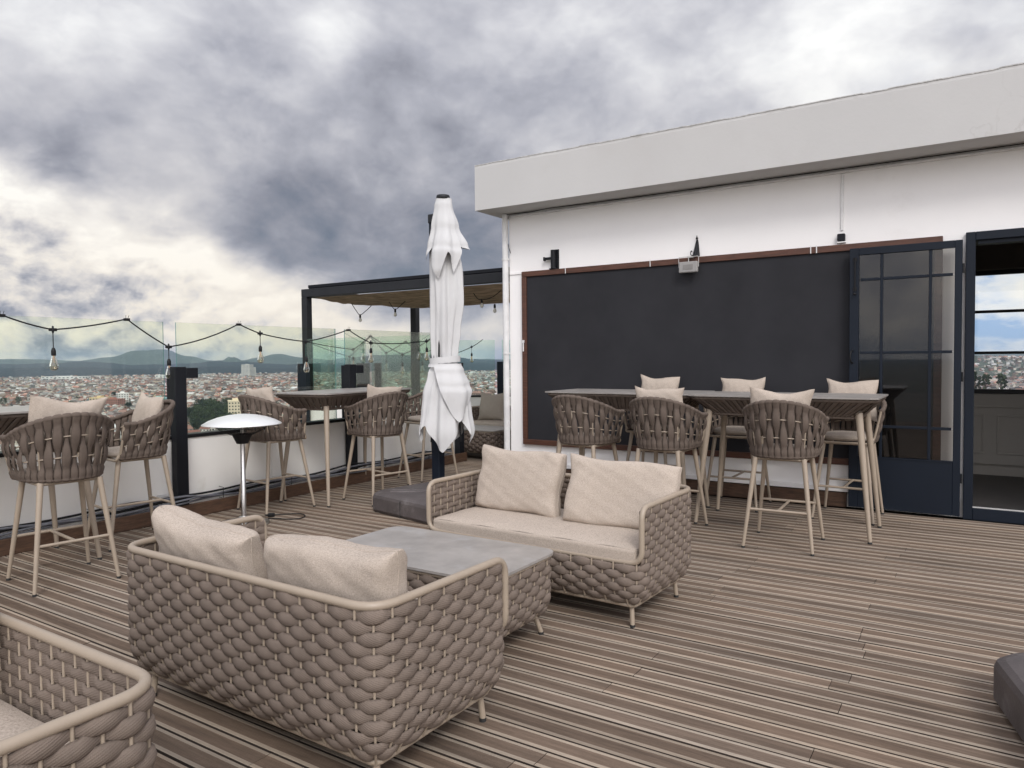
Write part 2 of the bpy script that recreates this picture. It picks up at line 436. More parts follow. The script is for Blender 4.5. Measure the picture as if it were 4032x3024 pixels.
# ---------------------------------------------------------------- rounded rectangle path used by all woven bodies
class RR:
    """closed path round a rectangle, arc length starts in the middle of the front (+Y) side, runs towards +X"""
    def __init__(s, w, d, r):
        s.w, s.d, s.r = w, d, r
        s.seg = [('l', w/2-r), ('a', r*PI/2), ('l', d-2*r), ('a', r*PI/2), ('l', w-2*r), ('a', r*PI/2), ('l', d-2*r), ('a', r*PI/2), ('l', w/2-r)]
        s.L = sum(x[1] for x in s.seg)
    def at(s, q, inset=0.0):
        q %= s.L; w, d, r = s.w, s.d, s.r
        # straight starts and arc centres for y centred rectangle
        st = [((0, d/2), (1, 0)), ((w/2-r, d/2-r), PI/2), ((w/2, d/2-r), (0, -1)), ((w/2-r, -d/2+r), 0), ((w/2-r, -d/2), (-1, 0)), ((-w/2+r, -d/2+r), -PI/2), ((-w/2, -d/2+r), (0, 1)), ((-w/2+r, d/2-r), PI), ((-w/2+r, d/2), (1, 0))]
        for (k, l), info in zip(s.seg, st):
            if q <= l+1e-9:
                if k == 'l':
                    (x, y), (dx, dy) = info; nx, ny = -dy, dx
                    return x+dx*q-nx*inset, y+dy*q-ny*inset, nx, ny
                (cx, cy), a0 = info; a = a0 - q/r
                nx, ny = math.cos(a), math.sin(a)
                return cx+nx*(r-inset), cy+ny*(r-inset), nx, ny
            q -= l
        return s.at(0, inset)
def weave_rows(mb, path, rows, p, inset, A=.0080, hh=.0240, th=.0078, sub=6, mi=0, seed=0):
    """rows: list of (z, s0, s1, phase, closed); bands that pass over and under the rods at spacing p"""
    rnd = random.Random(seed)
    for (z, s0, s1, ph, closed) in rows:
        n = max(4, int(round((s1-s0)/p*sub)))
        ring = 8; vs = []
        N = n if closed else n+1
        jit = [rnd.uniform(-1, 1) for _ in range(int((s1-s0)/p)+4)]
        for i in range(N):
            q = s0+(s1-s0)*i/n
            c = math.cos(PI*q/p+PI*ph); k = int((q-s0)/p+.5); j = jit[k % len(jit)]
            uo = (1+c)/2
            off = A*(uo**.55*2-1)
            h = hh*(.50+.50*(1-(1-uo)**2.2))*(1+.05*j); zz = z+.0018*j
            ins = inset(zz); x, y, nx, ny = path.at(q, ins)
            slope = (inset(zz+.02)-inset(zz-.02))/.04          # inward lean with height
            bulge = th*(.75+.45*uo)
            for a in range(ring):
                an = 2*PI*a/ring; dz = math.sin(an)*h; o = math.cos(an)*bulge*(1.0)
                oo = off+o-(abs(math.sin(an))**3)*off*.45-slope*dz
                vs.append((x+nx*oo, y+ny*oo, zz+dz))
        fs = []
        for i in range(N if closed else N-1):
            j = (i+1) % N
            for a in range(ring):
                b = (a+1) % ring; fs.append((i*ring+a, j*ring+a, j*ring+b, i*ring+b))
        mb.add(vs, fs, mi, True)
        if not closed:
            mb.add(vs[:ring], [tuple(range(ring))], mi); mb.add(vs[-ring:], [tuple(range(ring-1, -1, -1))], mi)

# ---------------------------------------------------------------- deck
def build_deck():
    mb = MB(); cols = []
    pitch = .1035; y = -3.0; nb = 0
    wy = [(.0, 0.0), (.0, -.004)]
    while y < 12.6:
        x0 = -5.90 if y < 7.95 else -9.15
        x1 = 5.0 if y < 7.1 else -4.62
        if y > 9.7: x0 = -9.15+(y-9.75)*1.40
        if x0 > x1-.3: break
        x = x0; first = True
        while x < x1:
            ln = random.choice((1.55, 1.9, 2.2)) if not first else random.uniform(.4, 2.1)
            if -2.7 < y < 7: # joints gather in loose lines across the deck
                ln = 1.62 if not first else (.55+1.62*random.choice((0, .5)) + random.uniform(-.06, .06))
                if random.random() < .25: ln += 1.62
            first = False
            xe = min(x+ln, x1); c = random.uniform(.78, 1.22); t = random.uniform(.97, 1.03); dz = random.uniform(-.0012, .0012)
            gap = .0055
            a, b = x+.0012, xe-.0015
            prof = [(gap, -.03), (gap, -.0015), (gap+.0015, 0), (gap+.0160, 0), (gap+.0168, -.0012), (gap+.0175, -.0010), (pitch-gap-.0175, -.0010), (pitch-gap-.0168, -.0012), (pitch-gap-.0160, 0), (pitch-gap-.0015, 0), (pitch-gap, -.0015), (pitch-gap, -.03)]
            mi_ = [2, 1, 1, 0, 0, 0, 0, 0, 1, 1, 2]
            vs = [(a, y+p, z+dz) for p, z in prof]+[(b, y+p, z+dz) for p, z in prof]
            n = len(prof)
            o = len(mb.v); mb.v.extend(vs)
            for i in range(n-1):
                mb.f.append((o+i, o+n+i, o+n+i+1, o+i+1)); mb.m.append(mi_[i]); mb.sm.append(False); cols.append((c*t, c, c/t))
            for fc in (tuple(o+i for i in range(n)), tuple(o+n+i for i in range(n-1, -1, -1))):
                mb.f.append(fc); mb.m.append(2); mb.sm.append(False); cols.append((c*t, c, c/t))
            x = xe
        y += pitch
    me = mb.mesh('deck', ['deck', 'deck_edge', 'deck_side'])
    ca = me.color_attributes.new('Col', 'FLOAT_COLOR', 'CORNER')
    arr = np.ones((len(me.loops), 4), dtype=np.float32); k = 0
    for f, c in zip(mb.f, cols):
        arr[k:k+len(f), :3] = c; k += len(f)
    ca.data.foreach_set('color', arr.ravel())
    o = D.objects.new('deck', me); COL.objects.link(o); struct(o)
    sb = MB(); sb.box(-6.1, 5.2, -3.2, 8.05, -.45, -.033); sb.box(-9.3, -4.7, 8.055, 13.0, -.45, -.033)
    struct(sb.build('deck_substructure', 'deck_side'))
build_deck()

# ---------------------------------------------------------------- rooftop building
YW = 7.22
def build_building():
    b = thing('rooftop_building', 'white rendered rooftop building with deep overhanging roof edge and dark steel door', 'building', (-4.67, YW, 0))
    def bd(mb, name, mats, parent=b):
        o = mb.build(name, mats, parent); o.location = (4.67, -YW, 0) if parent is b else (0, 0, 0); return o
    w = MB()
    w.box(-4.67, -.115, YW, YW+.2, .14, 3.08); w.box(-.115, 1.15, YW, YW+.2, 2.37, 3.08); w.box(1.15, 5.0, YW, YW+.2, .14, 3.08)
    w.box(-4.67, -4.47, YW+.2, 9.95, 0, 3.08); w.box(-4.67, -.115, YW+.03, YW+.2, 0, .14); w.box(1.15, 5, YW+.03, YW+.2, 0, .14)
    w.box(-4.655, -1.0, YW-.035, YW-.002, .145, .185)                       # ledge at the wall foot
    w.box(-4.66, -4.50, YW-.012, YW-.002, 2.37, 2.395)
    bd(w, 'wall', 'white')
    r = MB(); fx, fy = -4.88, 6.83
    # fascia and soffit with a faintly uneven top edge
    nseg = 60; vs = []; fs = []
    xs = [fx+(6.6-fx)*i/nseg for i in range(nseg+1)]
    rr = random.Random(3); tz = [3.59+rr.uniform(-.004, .003) for _ in xs]
    for x, z in zip(xs, tz): vs += [(x, fy, 3.08), (x, fy, z-.03), (x, fy+.004, z), (x, fy+3.6, z)]
    for i in range(nseg):
        for k in range(3): fs.append((i*4+k, (i+1)*4+k, (i+1)*4+k+1, i*4+k+1))
    r.add(vs, fs[0::1], 0)
    r.add([(fx, fy, 3.08), (6.6, fy, 3.08), (6.6, fy+3.6, 3.08), (fx, fy+3.6, 3.08)], [(0, 3, 2, 1)], 0)
    r.add([(fx, fy, 3.08), (fx, fy+3.6, 3.08), (fx, fy+3.6, 3.59), (fx, fy, tz[0]-.03), (fx, fy+.004, tz[0])], [(0, 1, 2, 4, 3)], 0)
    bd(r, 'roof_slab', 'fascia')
    e = MB()
    for i in range(nseg): e.box(xs[i], xs[i+1]+.001, fy-.001, fy+.07, tz[i]-.002, tz[i]+.006, 0)
    bd(e, 'roof_edge', 'weath')
    t = MB(); t.bbox(-4.64, 5, YW-.03, YW-.002, 3.035, 3.055, .003)
    bd(t, 'eaves_trunking', 'pipe')
    c = MB(); c.tube(smooth_path([(-4.66, YW-.05, 3.066), (-4.35, YW-.05, 3.062), (-4.12, YW-.12, 3.055), (-3.95, YW-.06, 3.07), (-3, YW-.05, 3.066), (0, YW-.05, 3.066), (5, YW-.05, 3.066)], 8), .0045, 6)
    c.tube(smooth_path([(-4.655, YW-.02, 3.06), (-4.70, YW-.05, 2.9), (-4.66, YW-.03, 2.7), (-4.64, YW-.02, 2.62)], 6), .004, 5)
    bd(c, 'eaves_cable', 'black')
    sk = MB(); sk.bbox(-4.66, -1.02, YW-.03, YW+.03, 0.001, .135, .004)
    bd(sk, 'skirting_board', 'brown')
    dp = MB(); dp.tube([(-4.70, YW-.04, .0), (-4.70, YW-.04, 3.07)], .036, 14)
    for z in (.25, 1.45, 2.55): dp.tube([(-4.70, YW-.04, z-.012), (-4.70, YW-.04, z+.012)], .041, 14); dp.box(-4.70, -4.655, YW-.05, YW-.03, z-.01, z+.01)
    bd(dp, 'downpipe', 'pipe')
    # door frame round the opening, threshold
    f = MB()
    f.bbox(-.115, -.045, YW-.05, YW+.12, 0, 2.40, .004); f.bbox(-.045, 1.10, YW-.05, YW+.12, 2.33, 2.40, .004); f.bbox(1.10, 1.17, YW-.05, YW+.12, 0, 2.40, .004)
    f.bbox(-.045, 1.10, YW-.05, YW+.06, 0.001, .10, .004); f.box(-.03, 1.09, YW-.02, YW+.1, 2.30, 2.33)
    bd(f, 'door_frame', 'navy')
    th = MB(); th.box(-.045, 1.10, YW-.03, YW-.005, .101, .108); bd(th, 'threshold_strip', 'light_grey')
    # door leaf folded back flat on the wall
    yl0, yl1 = YW-.115, YW-.075
    d = MB(); x0, x1 = -.99, -.135
    st = .075
    d.bbox(x0, x0+st, yl0, yl1, .03, 2.335, .003); d.bbox(x1-.055, x1, yl0, yl1, .03, 2.335, .003)
    d.bbox(x0+st, x1-.055, yl0, yl1, 2.275, 2.335, .003); d.bbox(x0+st, x1-.055, yl0, yl1, .03, .49, .003)
    gx = [x0+st, -.735, -.365, x1-.055]; bars_x = (-.735, -.365); bars_z = (2.055, 1.41, .76)
    for x in bars_x: d.bbox(x-.012, x+.012, yl0+.006, yl1-.006, .49, 2.275, .003)
    for z in bars_z:
        for a, c_ in zip(gx[:-1], gx[1:]): d.bbox(a+.012, c_-.012, yl0+.008, yl1-.008, z-.012, z+.012, .003)
    for z in (.49, 2.275): d.box(gx[0], gx[3], yl0-.006, yl0, z-.01 if z < 1 else z-.002, z+.002 if z < 1 else z+.01)
    do = bd(d, 'door', 'navy')
    zs = [.49, .76, 1.41, 2.055, 2.275]
    for i in range(3):
        for j in range(4):
            p = MB(); ym = (yl0+yl1)/2
            p.add([(gx[i]+.002, ym, zs[j]+.002), (gx[i+1]-.002, ym, zs[j]+.002), (gx[i+1]-.002, ym, zs[j+1]-.002), (gx[i]+.002, ym, zs[j+1]-.002)], [(0, 1, 2, 3)])
            bd(p, 'pane', 'pane_dark', do)
    h = MB(); h.tube(smooth_path([(x0+.03, yl0, 1.43), (x0+.02, yl0-.035, 1.42), (x0+.015, yl0-.045, 1.375), (x0+.02, yl0-.035, 1.33), (x0+.03, yl0, 1.32)], 5), .007, 8)
    bd(h, 'handle', 'black', do)
    h = MB(); h.tube([(x0+.045, yl0-.012, 1.95), (x0+.045, yl0-.012, 2.25)], .006, 8); h.lathe([(0, -.012), (.012, -.008), (.014, 0), (.012, .008), (0, .012)], 10, 0, (x0+.045, yl0-.03, 1.93))
    h.bbox(x0+.03, x0+.06, yl0-.012, yl0, 1.96, 1.99, .002); h.bbox(x0+.03, x0+.06, yl0-.012, yl0, 2.22, 2.25, .002)
    bd(h, 'bolt', 'black', do)
    for z in (.35, 1.2, 2.1):
        h = MB(); h.tube([(x1+.006, yl0+.01, z-.04), (x1+.006, yl0+.01, z+.04)], .009, 8); bd(h, 'hinge', 'black', do)
    # room seen through the doorway
    it = MB(); yb = 9.95
    it.box(-4.47, 5, yb, yb+.15, 0.0, .955); it.box(-4.47, 5, yb, yb+.15, 2.33, 3.08)
    it.box(-4.47, -.9, yb, yb+.15, .955, 2.33); it.box(2.9, 5, yb, yb+.15, .955, 2.33)
    it.box(5.0, 5.2, YW, yb+.15, 0, 3.08)
    bd(it, 'interior_wall', 'int_wall')
    up = MB(); up.box(-4.4, 4.95, yb-.12, yb-.003, 2.34, 2.62); bd(up, 'pelmet', 'int_dark')
    wp = MB()   # raised mouldings on a fitted panel below the window
    wp.box(-4.4, 4.95, yb-.05, yb-.003, .135, .93)
    wp.bbox(-4.4, 4.95, yb-.065, yb-.048, .78, .80, .003)
    for k in range(-4, 5):
        xa = -1.02+k*1.18; xb = xa+1.06
        if xa < -4.2 or xb > 4.9: continue
        for (a, b_, c_, e_) in ((xa, xb, .68, .70), (xa, xb, .25, .27)): wp.bbox(a, b_, yb-.063, yb-.048, c_, e_, .003)
        wp.bbox(xa, xa+.02, yb-.063, yb-.048, .27, .68, .003); wp.bbox(xb-.02, xb, yb-.063, yb-.048, .27, .68, .003)
    bd(wp, 'wainscot', 'int_wall')
    fl = MB(); fl.box(-4.47, 5, YW+.2, yb, -.03, .004); fl.box(-.115, 1.15, YW-.02, YW+.2, -.03, .004); bd(fl, 'interior_floor', 'int_floor')
    wf = MB()
    wf.bbox(-.9, 2.9, yb-.02, yb+.06, .94, .99, .004); wf.bbox(-.9, 2.9, yb-.02, yb+.06, 2.29, 2.34, .004)
    for z in (1.405, 1.875): wf.bbox(-.86, 2.86, yb-.005, yb+.045, z-.016, z+.016, .003)
    for x in (-.9, .98, 2.86): wf.bbox(x, x+.04, yb-.018, yb+.058, .99, 2.29, .004)
    wo = bd(wf, 'window', 'black')
    p = MB(); p.add([(-.86, yb+.02, .99), (2.86, yb+.02, .99), (2.86, yb+.02, 2.29), (-.86, yb+.02, 2.29)], [(0, 1, 2, 3)]); bd(p, 'pane', 'pane', wo)
build_building()

# chalkboard and the fittings on the wall
def build_board():
    t = thing('chalkboard', 'large dark slate board in a worn brown timber frame on the white wall', 'board', (-2.38, YW, 0))
    L = lambda x0, x1: (x0+2.38, x1+2.38)
    m = MB(); a, b = L(-4.42, -.34); m.box(a, b, -.022, -.004, .45, 2.33); m.build('slate', 'slate', t)
    f = MB(); a, b = L(-4.48, -.28)
    f.bbox(a, b, -.042, -.003, 2.33, 2.39, .003); f.bbox(a, b, -.042, -.003, .39, .45, .003)
    f.bbox(a, a+.06, -.042, -.003, .452, 2.328, .003); f.bbox(b-.06, b, -.042, -.003, .452, 2.328, .003)
    f.build('frame', 'board_frame', t)
    h = MB(); h.box(-4.47+2.38, -4.445+2.38, -.06, -.042, 1.57, 1.60); h.tube([(-4.458+2.38, -.05, 1.47), (-4.458+2.38, -.05, 1.57)], .008, 8); h.build('latch', 'pipe', t)
    for x in (-3.9, -2.9, -1.33, -1.28):
        k = MB(); k.tube([(x+2.38, -.045, 2.33), (x+2.38, -.048, 2.40)], .005, 6); k.build('clip', 'pipe', t)
build_board()
def build_fittings():
    y = YW
    t = thing('wall_bracket', 'dark green metal slot bracket with side peg above the left of the slate board', 'bracket', (-4.06, y, 2.39)); t.scale = (0.78,)*3
    m = MB(); m.bbox(-.02, .075, -.012, -.002, .0, .285, .003); m.tube([(.0, -.045, .01), (.0, -.045, .275)], .038, 16)
    for z in (.04, .15, .25): m.lathe([(0, 0), (.008, 0), (.008, .006), (0, .006)], 8, 0, (.055, -.02, z))
    m.bbox(-.06, .05, -.06, -.012, -.005, .015, .003)
    m.build('plate', 'anth', t)
    m = MB(); m.bbox(-.14, -.02, -.075, -.03, .14, .175, .004); m.bbox(-.152, -.13, -.08, -.025, .128, .182, .004); m.build('peg', 'anth', t)
    t = thing('scroll_bracket', 'black pointed iron bracket with small scroll above the slate board', 'bracket', (-2.42, y, 2.41)); t.scale = (0.62,)*3
    m = MB()
    m.grid(10, 12, lambda u, v: ((.040*(1-v)**.8+.014)*math.cos(PI*u)+.01*v, -.003-(.12*(1-v)**1.5+.02)*math.sin(PI*u), -.01+.26*v))
    m.bbox(-.04, .045, -.12, -.002, -.022, -.005, .003); m.build('body', 'anth', t)
    m = MB(); m.lathe([(0, 0), (.014, .006), (.02, .022), (.012, .038), (.006, .046), (.007, .056), (.001, .074)], 12, 0, (.01, -.02, .25)); m.build('finial', 'anth', t)
    m = MB(); m.tube(smooth_path([(-.04, -.06, -.008), (-.065, -.07, .0), (-.078, -.07, .02), (-.076, -.07, .055), (-.066, -.07, .07), (-.056, -.07, .06), (-.062, -.07, .05)], 5), .007, 8); m.build('scroll', 'anth', t)
    t = thing('floodlight', 'small grey rectangular floodlight hanging in front of the slate board', 'floodlight', (-2.47, y-.10, 2.34)); t.scale = (0.66,)*3
    m = MB(); m.bbox(-.145, .145, -.035, .025, -.165, .0, .012); m.bbox(-.04, .04, .025, .05, -.12, -.04, .004); m.build('housing', M['flood'], t)
    m = MB(); m.bbox(-.08, .08, -.039, -.034, -.12, -.045, .002); m.build('lens', mat('led_lens', (.22, .21, .20), .3), t)
    m = MB(); m.tube(fillet([(-.145, 0, -.08), (-.155, 0, -.08), (-.155, 0, .075), (.155, 0, .075), (.155, 0, -.08), (.145, 0, -.08)], .02), .005, 6); m.tube([(0, 0, 0), (0, 0, .08)], .006, 6); m.bbox(-.02, .05, .0, .095, .06, .085, .003); m.build('yoke', 'light_grey', t)
    t = thing('junction_box', 'small dark box at the foot of a thin white conduit over the slate board', 'junction box', (-1.07, y, 2.42)); t.scale = (0.72,)*3
    m = MB(); m.bbox(-.05, .04, -.06, -.002, .0, .095, .008); m.build('box', 'anth', t)
    m = MB(); m.bbox(-.055, .05, -.05, -.002, -.02, -.001, .004); m.build('bracket', 'pipe', t)
    t2 = thing('conduit', 'thin white conduit running up the wall to the eaves', 'conduit', (-1.07, y, 2.52))
    m = MB(); m.bbox(-.012, .012, -.014, -.002, 0, .51, .003); m.build('tube', 'pipe', t2)
build_fittings()

# ---------------------------------------------------------------- glass fences
FX = -6.04
def fence_run(name, label, p0, p1, panels, posts, group, skirt=True, hinge=(), gl='glass', pw=.055):
    """a straight fence from p0 to p1; inner side is to the right of the direction of travel"""
    a = math.atan2(p1[1]-p0[1], p1[0]-p0[0]); L = math.hypot(p1[0]-p0[0], p1[1]-p0[1])
    t = thing(name, label, 'fence', (p0[0], p0[1], 0), a, group)
    w = MB(); x = 0
    seams = sorted([0, L]+[q for q in posts if 0 < q < L])
    for s0, s1 in zip(seams[:-1], seams[1:]):
        n = max(1, round((s1-s0)/1.05))
        for k in range(n): w.bbox(s0+(s1-s0)*k/n+.0015, s0+(s1-s0)*(k+1)/n-.0015, -.05, .06, -.2, .70, .002)
    w.build('parapet', 'panel', t)
    c = MB(); c.bbox(0, L, -.065, .075, .701, .732, .003); c.build('coping', 'black', t)
    if skirt:
        c = MB(); c.bbox(0, L, -.165, -.135, .001, .12, .004); c.box(0, L, -.135, -.052, .001, .10); c.build('skirting_board', 'brown', t)
    for a0, a1 in panels:
        g = MB(); g.box(a0, a1, .0, .010, .733, 1.736, 0)
        o = g.build('glass_panel', [gl, 'glass_edge'], t)
        for pl in o.data.polygons:
            if abs(pl.normal.y) < .5: pl.material_index = 1
    for q in posts:
        m = MB(); m.bbox(q-pw, q+pw, -.150, -.068, .0, 1.34, .004); m.bbox(q-.055, q+.055, -.068, -.02, .74, 1.33, .003); m.build('post', 'navy' if not hinge else 'anth', t)
    for q in hinge:
        m = MB(); m.bbox(q+.056, q+.17, -.150, -.06, 1.24, 1.33, .004); m.build('hinge_block', 'anth', t)
    return t
G1 = 'glass balustrades round the terrace'
# left fence runs along +Y: inner side (+X) must be on the right hand when travelling +Y
fence_run('glass_fence', 'glass balustrade on cream parapet with black posts behind the bar stools', (FX, -2.6), (FX, 7.98), [(-.3+.4, 2.2), (2.32, 4.25), (4.35, 6.33), (6.45, 8.36), (8.5, 10.44)], [2.22, 4.33, 6.39, 8.47, 10.48], G1, True, (4.31, 6.39, 8.47))
fence_run('glass_fence', 'short glass balustrade crossing behind the left pergola post', (-9.2, 8.10), (-6.2, 8.05), [(.02, 1.36), (1.5, 2.98)], [.09, 1.42], G1, False, gl='glass_green', pw=.10)
fence_run('glass_fence', 'glass balustrade at the outer side of the pergola lounge', (-9.25, 8.2), (-9.25, 9.75), [(.12, 1.3)], [], G1, False, gl='glass_green')
dE = math.hypot(4.75, 3.4)
fence_run('glass_fence', 'glass balustrade behind the lounge sofa under the pergola', (-9.2, 9.75), (-4.45, 13.15), [(.1, 2.15), (2.28, 4.3), (4.45, dE)], [.05, 2.24, 4.4], G1, True, gl='glass_green')

# cables clipped along the left fence
def fence_cables():
    t = thing('cable_bundle', 'bundle of grey and black cables clipped above the timber skirting of the fence', 'cable', (FX+.10, 0, .13))
    rr = random.Random(5)
    for k in range(5):
        pts = []; y = -1.5
        while y < 7.9:
            sag = .012*math.sin(y*5+k)+rr.uniform(-.006, .006)
            push = 0.05 if any(abs(y-q) < .16 for q in (-.38, 1.73, 3.79, 5.87)) else 0
            pts.append((.0+.016*(k % 2)+push*(1.6)+rr.uniform(-.004, .004), y, .0+k*.017+sag+(.02 if push else 0))); y += .22
        m = MB(); m.tube(smooth_path(pts, 4), .0095 if k != 2 else .012, 7); m.build('cable', 'cablegrey' if k in (0, 1, 3) else 'black', t)
    for y in (2.2, 3.0, 4.2, 5.0, 6.4, 7.2):
        m = MB(); m.tube([(-.03, y, -.012), (.03, y, -.015), (.035, y, .085), (-.03, y, .09)], .003, 5); m.build('cable_tie', 'black', t)
fence_cables()
t = thing('socket_box', 'small grey socket box on the fence foot beside the first black post', 'socket', (FX+.06, 3.63, .12))
m = MB(); m.bbox(0, .05, -.045, .045, 0, .11, .008); m.build('box', 'light_grey', t)
m = MB(); m.lathe([(0, 0), (.022, 0), (.026, .004), (.026, .01), (.0, .012)], 16); o = m.build('cover', 'pipe', t); o.rotation_euler = (0, PI/2, 0); o.location = (.05, 0, .055)

# ---------------------------------------------------------------- string lights
def light_string(label, pts, bulbs, loc=(0, 0, 0), clips=(), small=False, group='strings of bulbs over the balustrades', r=.0060):
    t = thing('light_string', label, 'string lights', loc, 0, group)
    m = MB(); m.tube(pts, r, 7); m.build('cable', 'black', t)
    for (x, y, z, drop) in bulbs:
        s = MB()
        if not small:
            s.tube([(x, y, z), (x, y, z-drop)], .0035, 6)
            s.bbox(x-.007, x+.007, y-.03, y+.03, z-.012, z+.012, .004); s.lathe([(.0, .03), (.007, .026), (.008, .012), (.012, 0), (.008, -.02), (.004, -.03)], 8, 0, (x, y, z))
        s.lathe([(.0, .012), (.010, .010), (.014, -.002), (.017, -.012), (.017, -.045), (.0145, -.05)], 14, 0, (x, y, z-drop))
        so_ = s.build('lamp_holder', 'black', t)
        b = MB()
        if small:
            b.lathe([(.012, 0), (.014, -.01), (.024, -.03), (.027, -.045), (.022, -.062), (.010, -.072), (0, -.074)], 16, 0, (x, y, z-drop-.045)); b.build('bulb', 'bulb_white', so_)
        else:
            b.lathe([(.012, 0), (.014, -.012), (.021, -.035), (.029, -.065), (.032, -.085), (.029, -.102), (.018, -.114), (0, -.118)], 18, 0, (x, y, z-drop-.047)); bo = b.build('bulb', 'bulb', so_)
            f = MB()
            f.tube([(x, y, z-drop-.05), (x, y, z-drop-.075)], .003, 5)
            zig = [(x+.009*math.cos(k*2.1), y+.009*math.sin(k*2.1), z-drop-.07-(.035 if k % 2 else 0)) for k in range(7)]
            f.tube(zig, .0012, 4); f.build('filament', 'brass', so_)
    for (x, y, z) in clips:
        c = MB(); c.box(x-.016, x+.016, y-.02, y+.02, z-.016, z+.006)
        for dy in (-.008, .008): c.tube([(x+.0, y+dy, z), (x+.012, y+dy*1.6, z-.035 if y < 2 else z+.03)], .002, 4)
        c.build('clip', 'black', t)
    return t
def sag(a, b, d, n=8):
    a, b = Vector(a), Vector(b)
    return [a.lerp(b, k/n)-Vector((0, 0, d*4*(k/n)*(1-k/n))) for k in range(n+1)]
def zig(ps, d=.02):
    out = []
    for a, b in zip(ps[:-1], ps[1:]): out += sag(a, b, d)[:-1]
    return out+[Vector(ps[-1])]
XL = FX+.05
def on(x, y, X_=XL):
    dd = pdir(x, y); s = X_/dd.x; return Vector((0, 0, CAMZ))+dd*s
def onY(x, y, Y_):
    dd = pdir(x, y); s = Y_/dd.y; return Vector((0, 0, CAMZ))+dd*s
# the string on the left fence, its hooks and low points as measured along the fence
K = [(-700, 1330), (6, 1240), (208, 1298), (499, 1256), (664, 1366), (940, 1276), (1024, 1313), (1205, 1345), (1372, 1298), (1460, 1350), (1680, 1343), (1740, 1300)]
KP = [on(*k) for k in K]
ctl = [KP[0]]
for a, b, d in zip(KP[:-1], KP[1:], (.02, .01, .012, .01, .03, .004, .01, .012, .01, .02, .005)): ctl += sag(a, b, d, 6)[1:]
B = [(KP[i].x, KP[i].y, KP[i].z, dr) for i, dr in ((2, .15), (4, .115), (6, .13), (7, .165), (9, .07), (10, .09))]
light_string('string of clear filament bulbs clipped along the left glass balustrade', [tuple(p) for p in ctl], B, clips=[tuple(KP[i]) for i in (1, 3, 5, 8)])
# strings on the balustrades round the pergola lounge
def hang(label, P, bulb_idx, d=.02, clips=()):
    light_string(label, [tuple(p) for p in zig([tuple(p) for p in P], d)], [(P[i].x, P[i].y, P[i].z, .12) for i in bulb_idx], clips=[tuple(P[i]) for i in clips], r=.0065)
y8 = 7.98
hang('string of filament bulbs looping on the balustrade in front of the pergola', [onY(1205, 1345, y8), onY(1391, 1376, y8), onY(1459, 1322, y8), onY(1585, 1396, y8), onY(1680, 1345, y8), onY(1735, 1310, y8)], (1, 3), .012, (2,))
hang('string of filament bulbs on the outer balustrade left of the umbrella', [onY(1205, 1345, 8.9), onY(1376, 1405, 8.9), onY(1459, 1325, 8.9), onY(1521, 1390, 8.9), onY(1598, 1344, 8.9), onY(1663, 1396, 8.9), onY(1740, 1350, 8.9)], (1, 3, 5), .008, (4,))
P = [onY(1790, 1392, 10.75), onY(1857, 1366, 10.75), onY(1900, 1337, 11.0)]
hang('end of a bulb string on the balustrade right of the umbrella', P, (1,), .01, ())

# ---------------------------------------------------------------- pergola
def build_pergola():
    t = thing('pergola', 'black steel pergola with a sagging brown reed blind over the lounge', 'pergola', (-9.3, 8.3, 0))
    ox, oy = 9.3, -8.3
    def bd(m, n, mt):
        o = m.build(n, mt, t); o.location = (ox, oy, 0); return o
    m = MB(); m.bbox(-9.42, -3.0, 8.24, 8.36, 2.43, 2.56, .004); bd(m, 'beam', 'anth2')
    m = MB(); m.bbox(-9.36, -3.0, 10.1, 10.22, 2.43, 2.56, .004); bd(m, 'beam', 'anth2')
    m = MB(); m.bbox(-9.42, -9.30, 8.36, 10.1, 2.43, 2.56, .004); bd(m, 'beam', 'anth2')
    m = MB(); m.bbox(-9.30, -3.0, 8.28, 8.34, 2.575, 2.625, .004); m.box(-9.30, -3, 8.30, 8.33, 2.56, 2.575); bd(m, 'track', 'anth')
    for (x, y) in ((-9.36, 8.30), (-8.62, 10.16), (-3.1, 8.30), (-3.1, 10.16)):
        m = MB(); m.bbox(x-.06, x+.06, y-.06, y+.06, 0, 2.428, .004); bd(m, 'post', 'anth2')
    m = MB(); rr = random.Random(2)
    def fn(u, v):
        x = -9.25+6.2*u; y = 8.38+1.7*v
        s = math.sin(PI*v*.9)
        z = 2.425-.06*s-.010*math.sin((u*30+v*5))*s-.005*math.sin(u*75+v*9)*s-.008*math.sin(v*38+u*14)*s
        z -= .10*v*min(1, u*7)
        return x, y, z
    m.grid(180, 40, fn)
    o = bd(m, 'reed_blind', mat('reed_blind', (.42, .30, .20), .9, 0, .7, 3.2, .8, 9, stretch=(1.0, 9, 3), dirt=((.42, .34, .25), 2.4, .56, .7)))
build_pergola()
for k, (bx, by, l) in enumerate([(1418, 1240, 'white bulb on a looped cable under the left of the reed blind'), (1556, 1218, 'white bulb hanging under the reed blind just left of the umbrella')]):
    p = onY(bx, by, 9.0); a = onY(bx-38, by-52, 9.0); b = onY(bx+44, by-36, 9.0)
    light_string(l, [tuple(q) for q in smooth_path([a, a.lerp(p, .6)+Vector((0, 0, -.02)), p, p.lerp(b, .5)+Vector((0, 0, -.01)), b], 5)], [(p.x, p.y, p.z, .0)], small=True, group='bulbs under the pergola')
p = onY(1897, 1180, 8.8); p2 = onY(1948, 1200, 8.8)
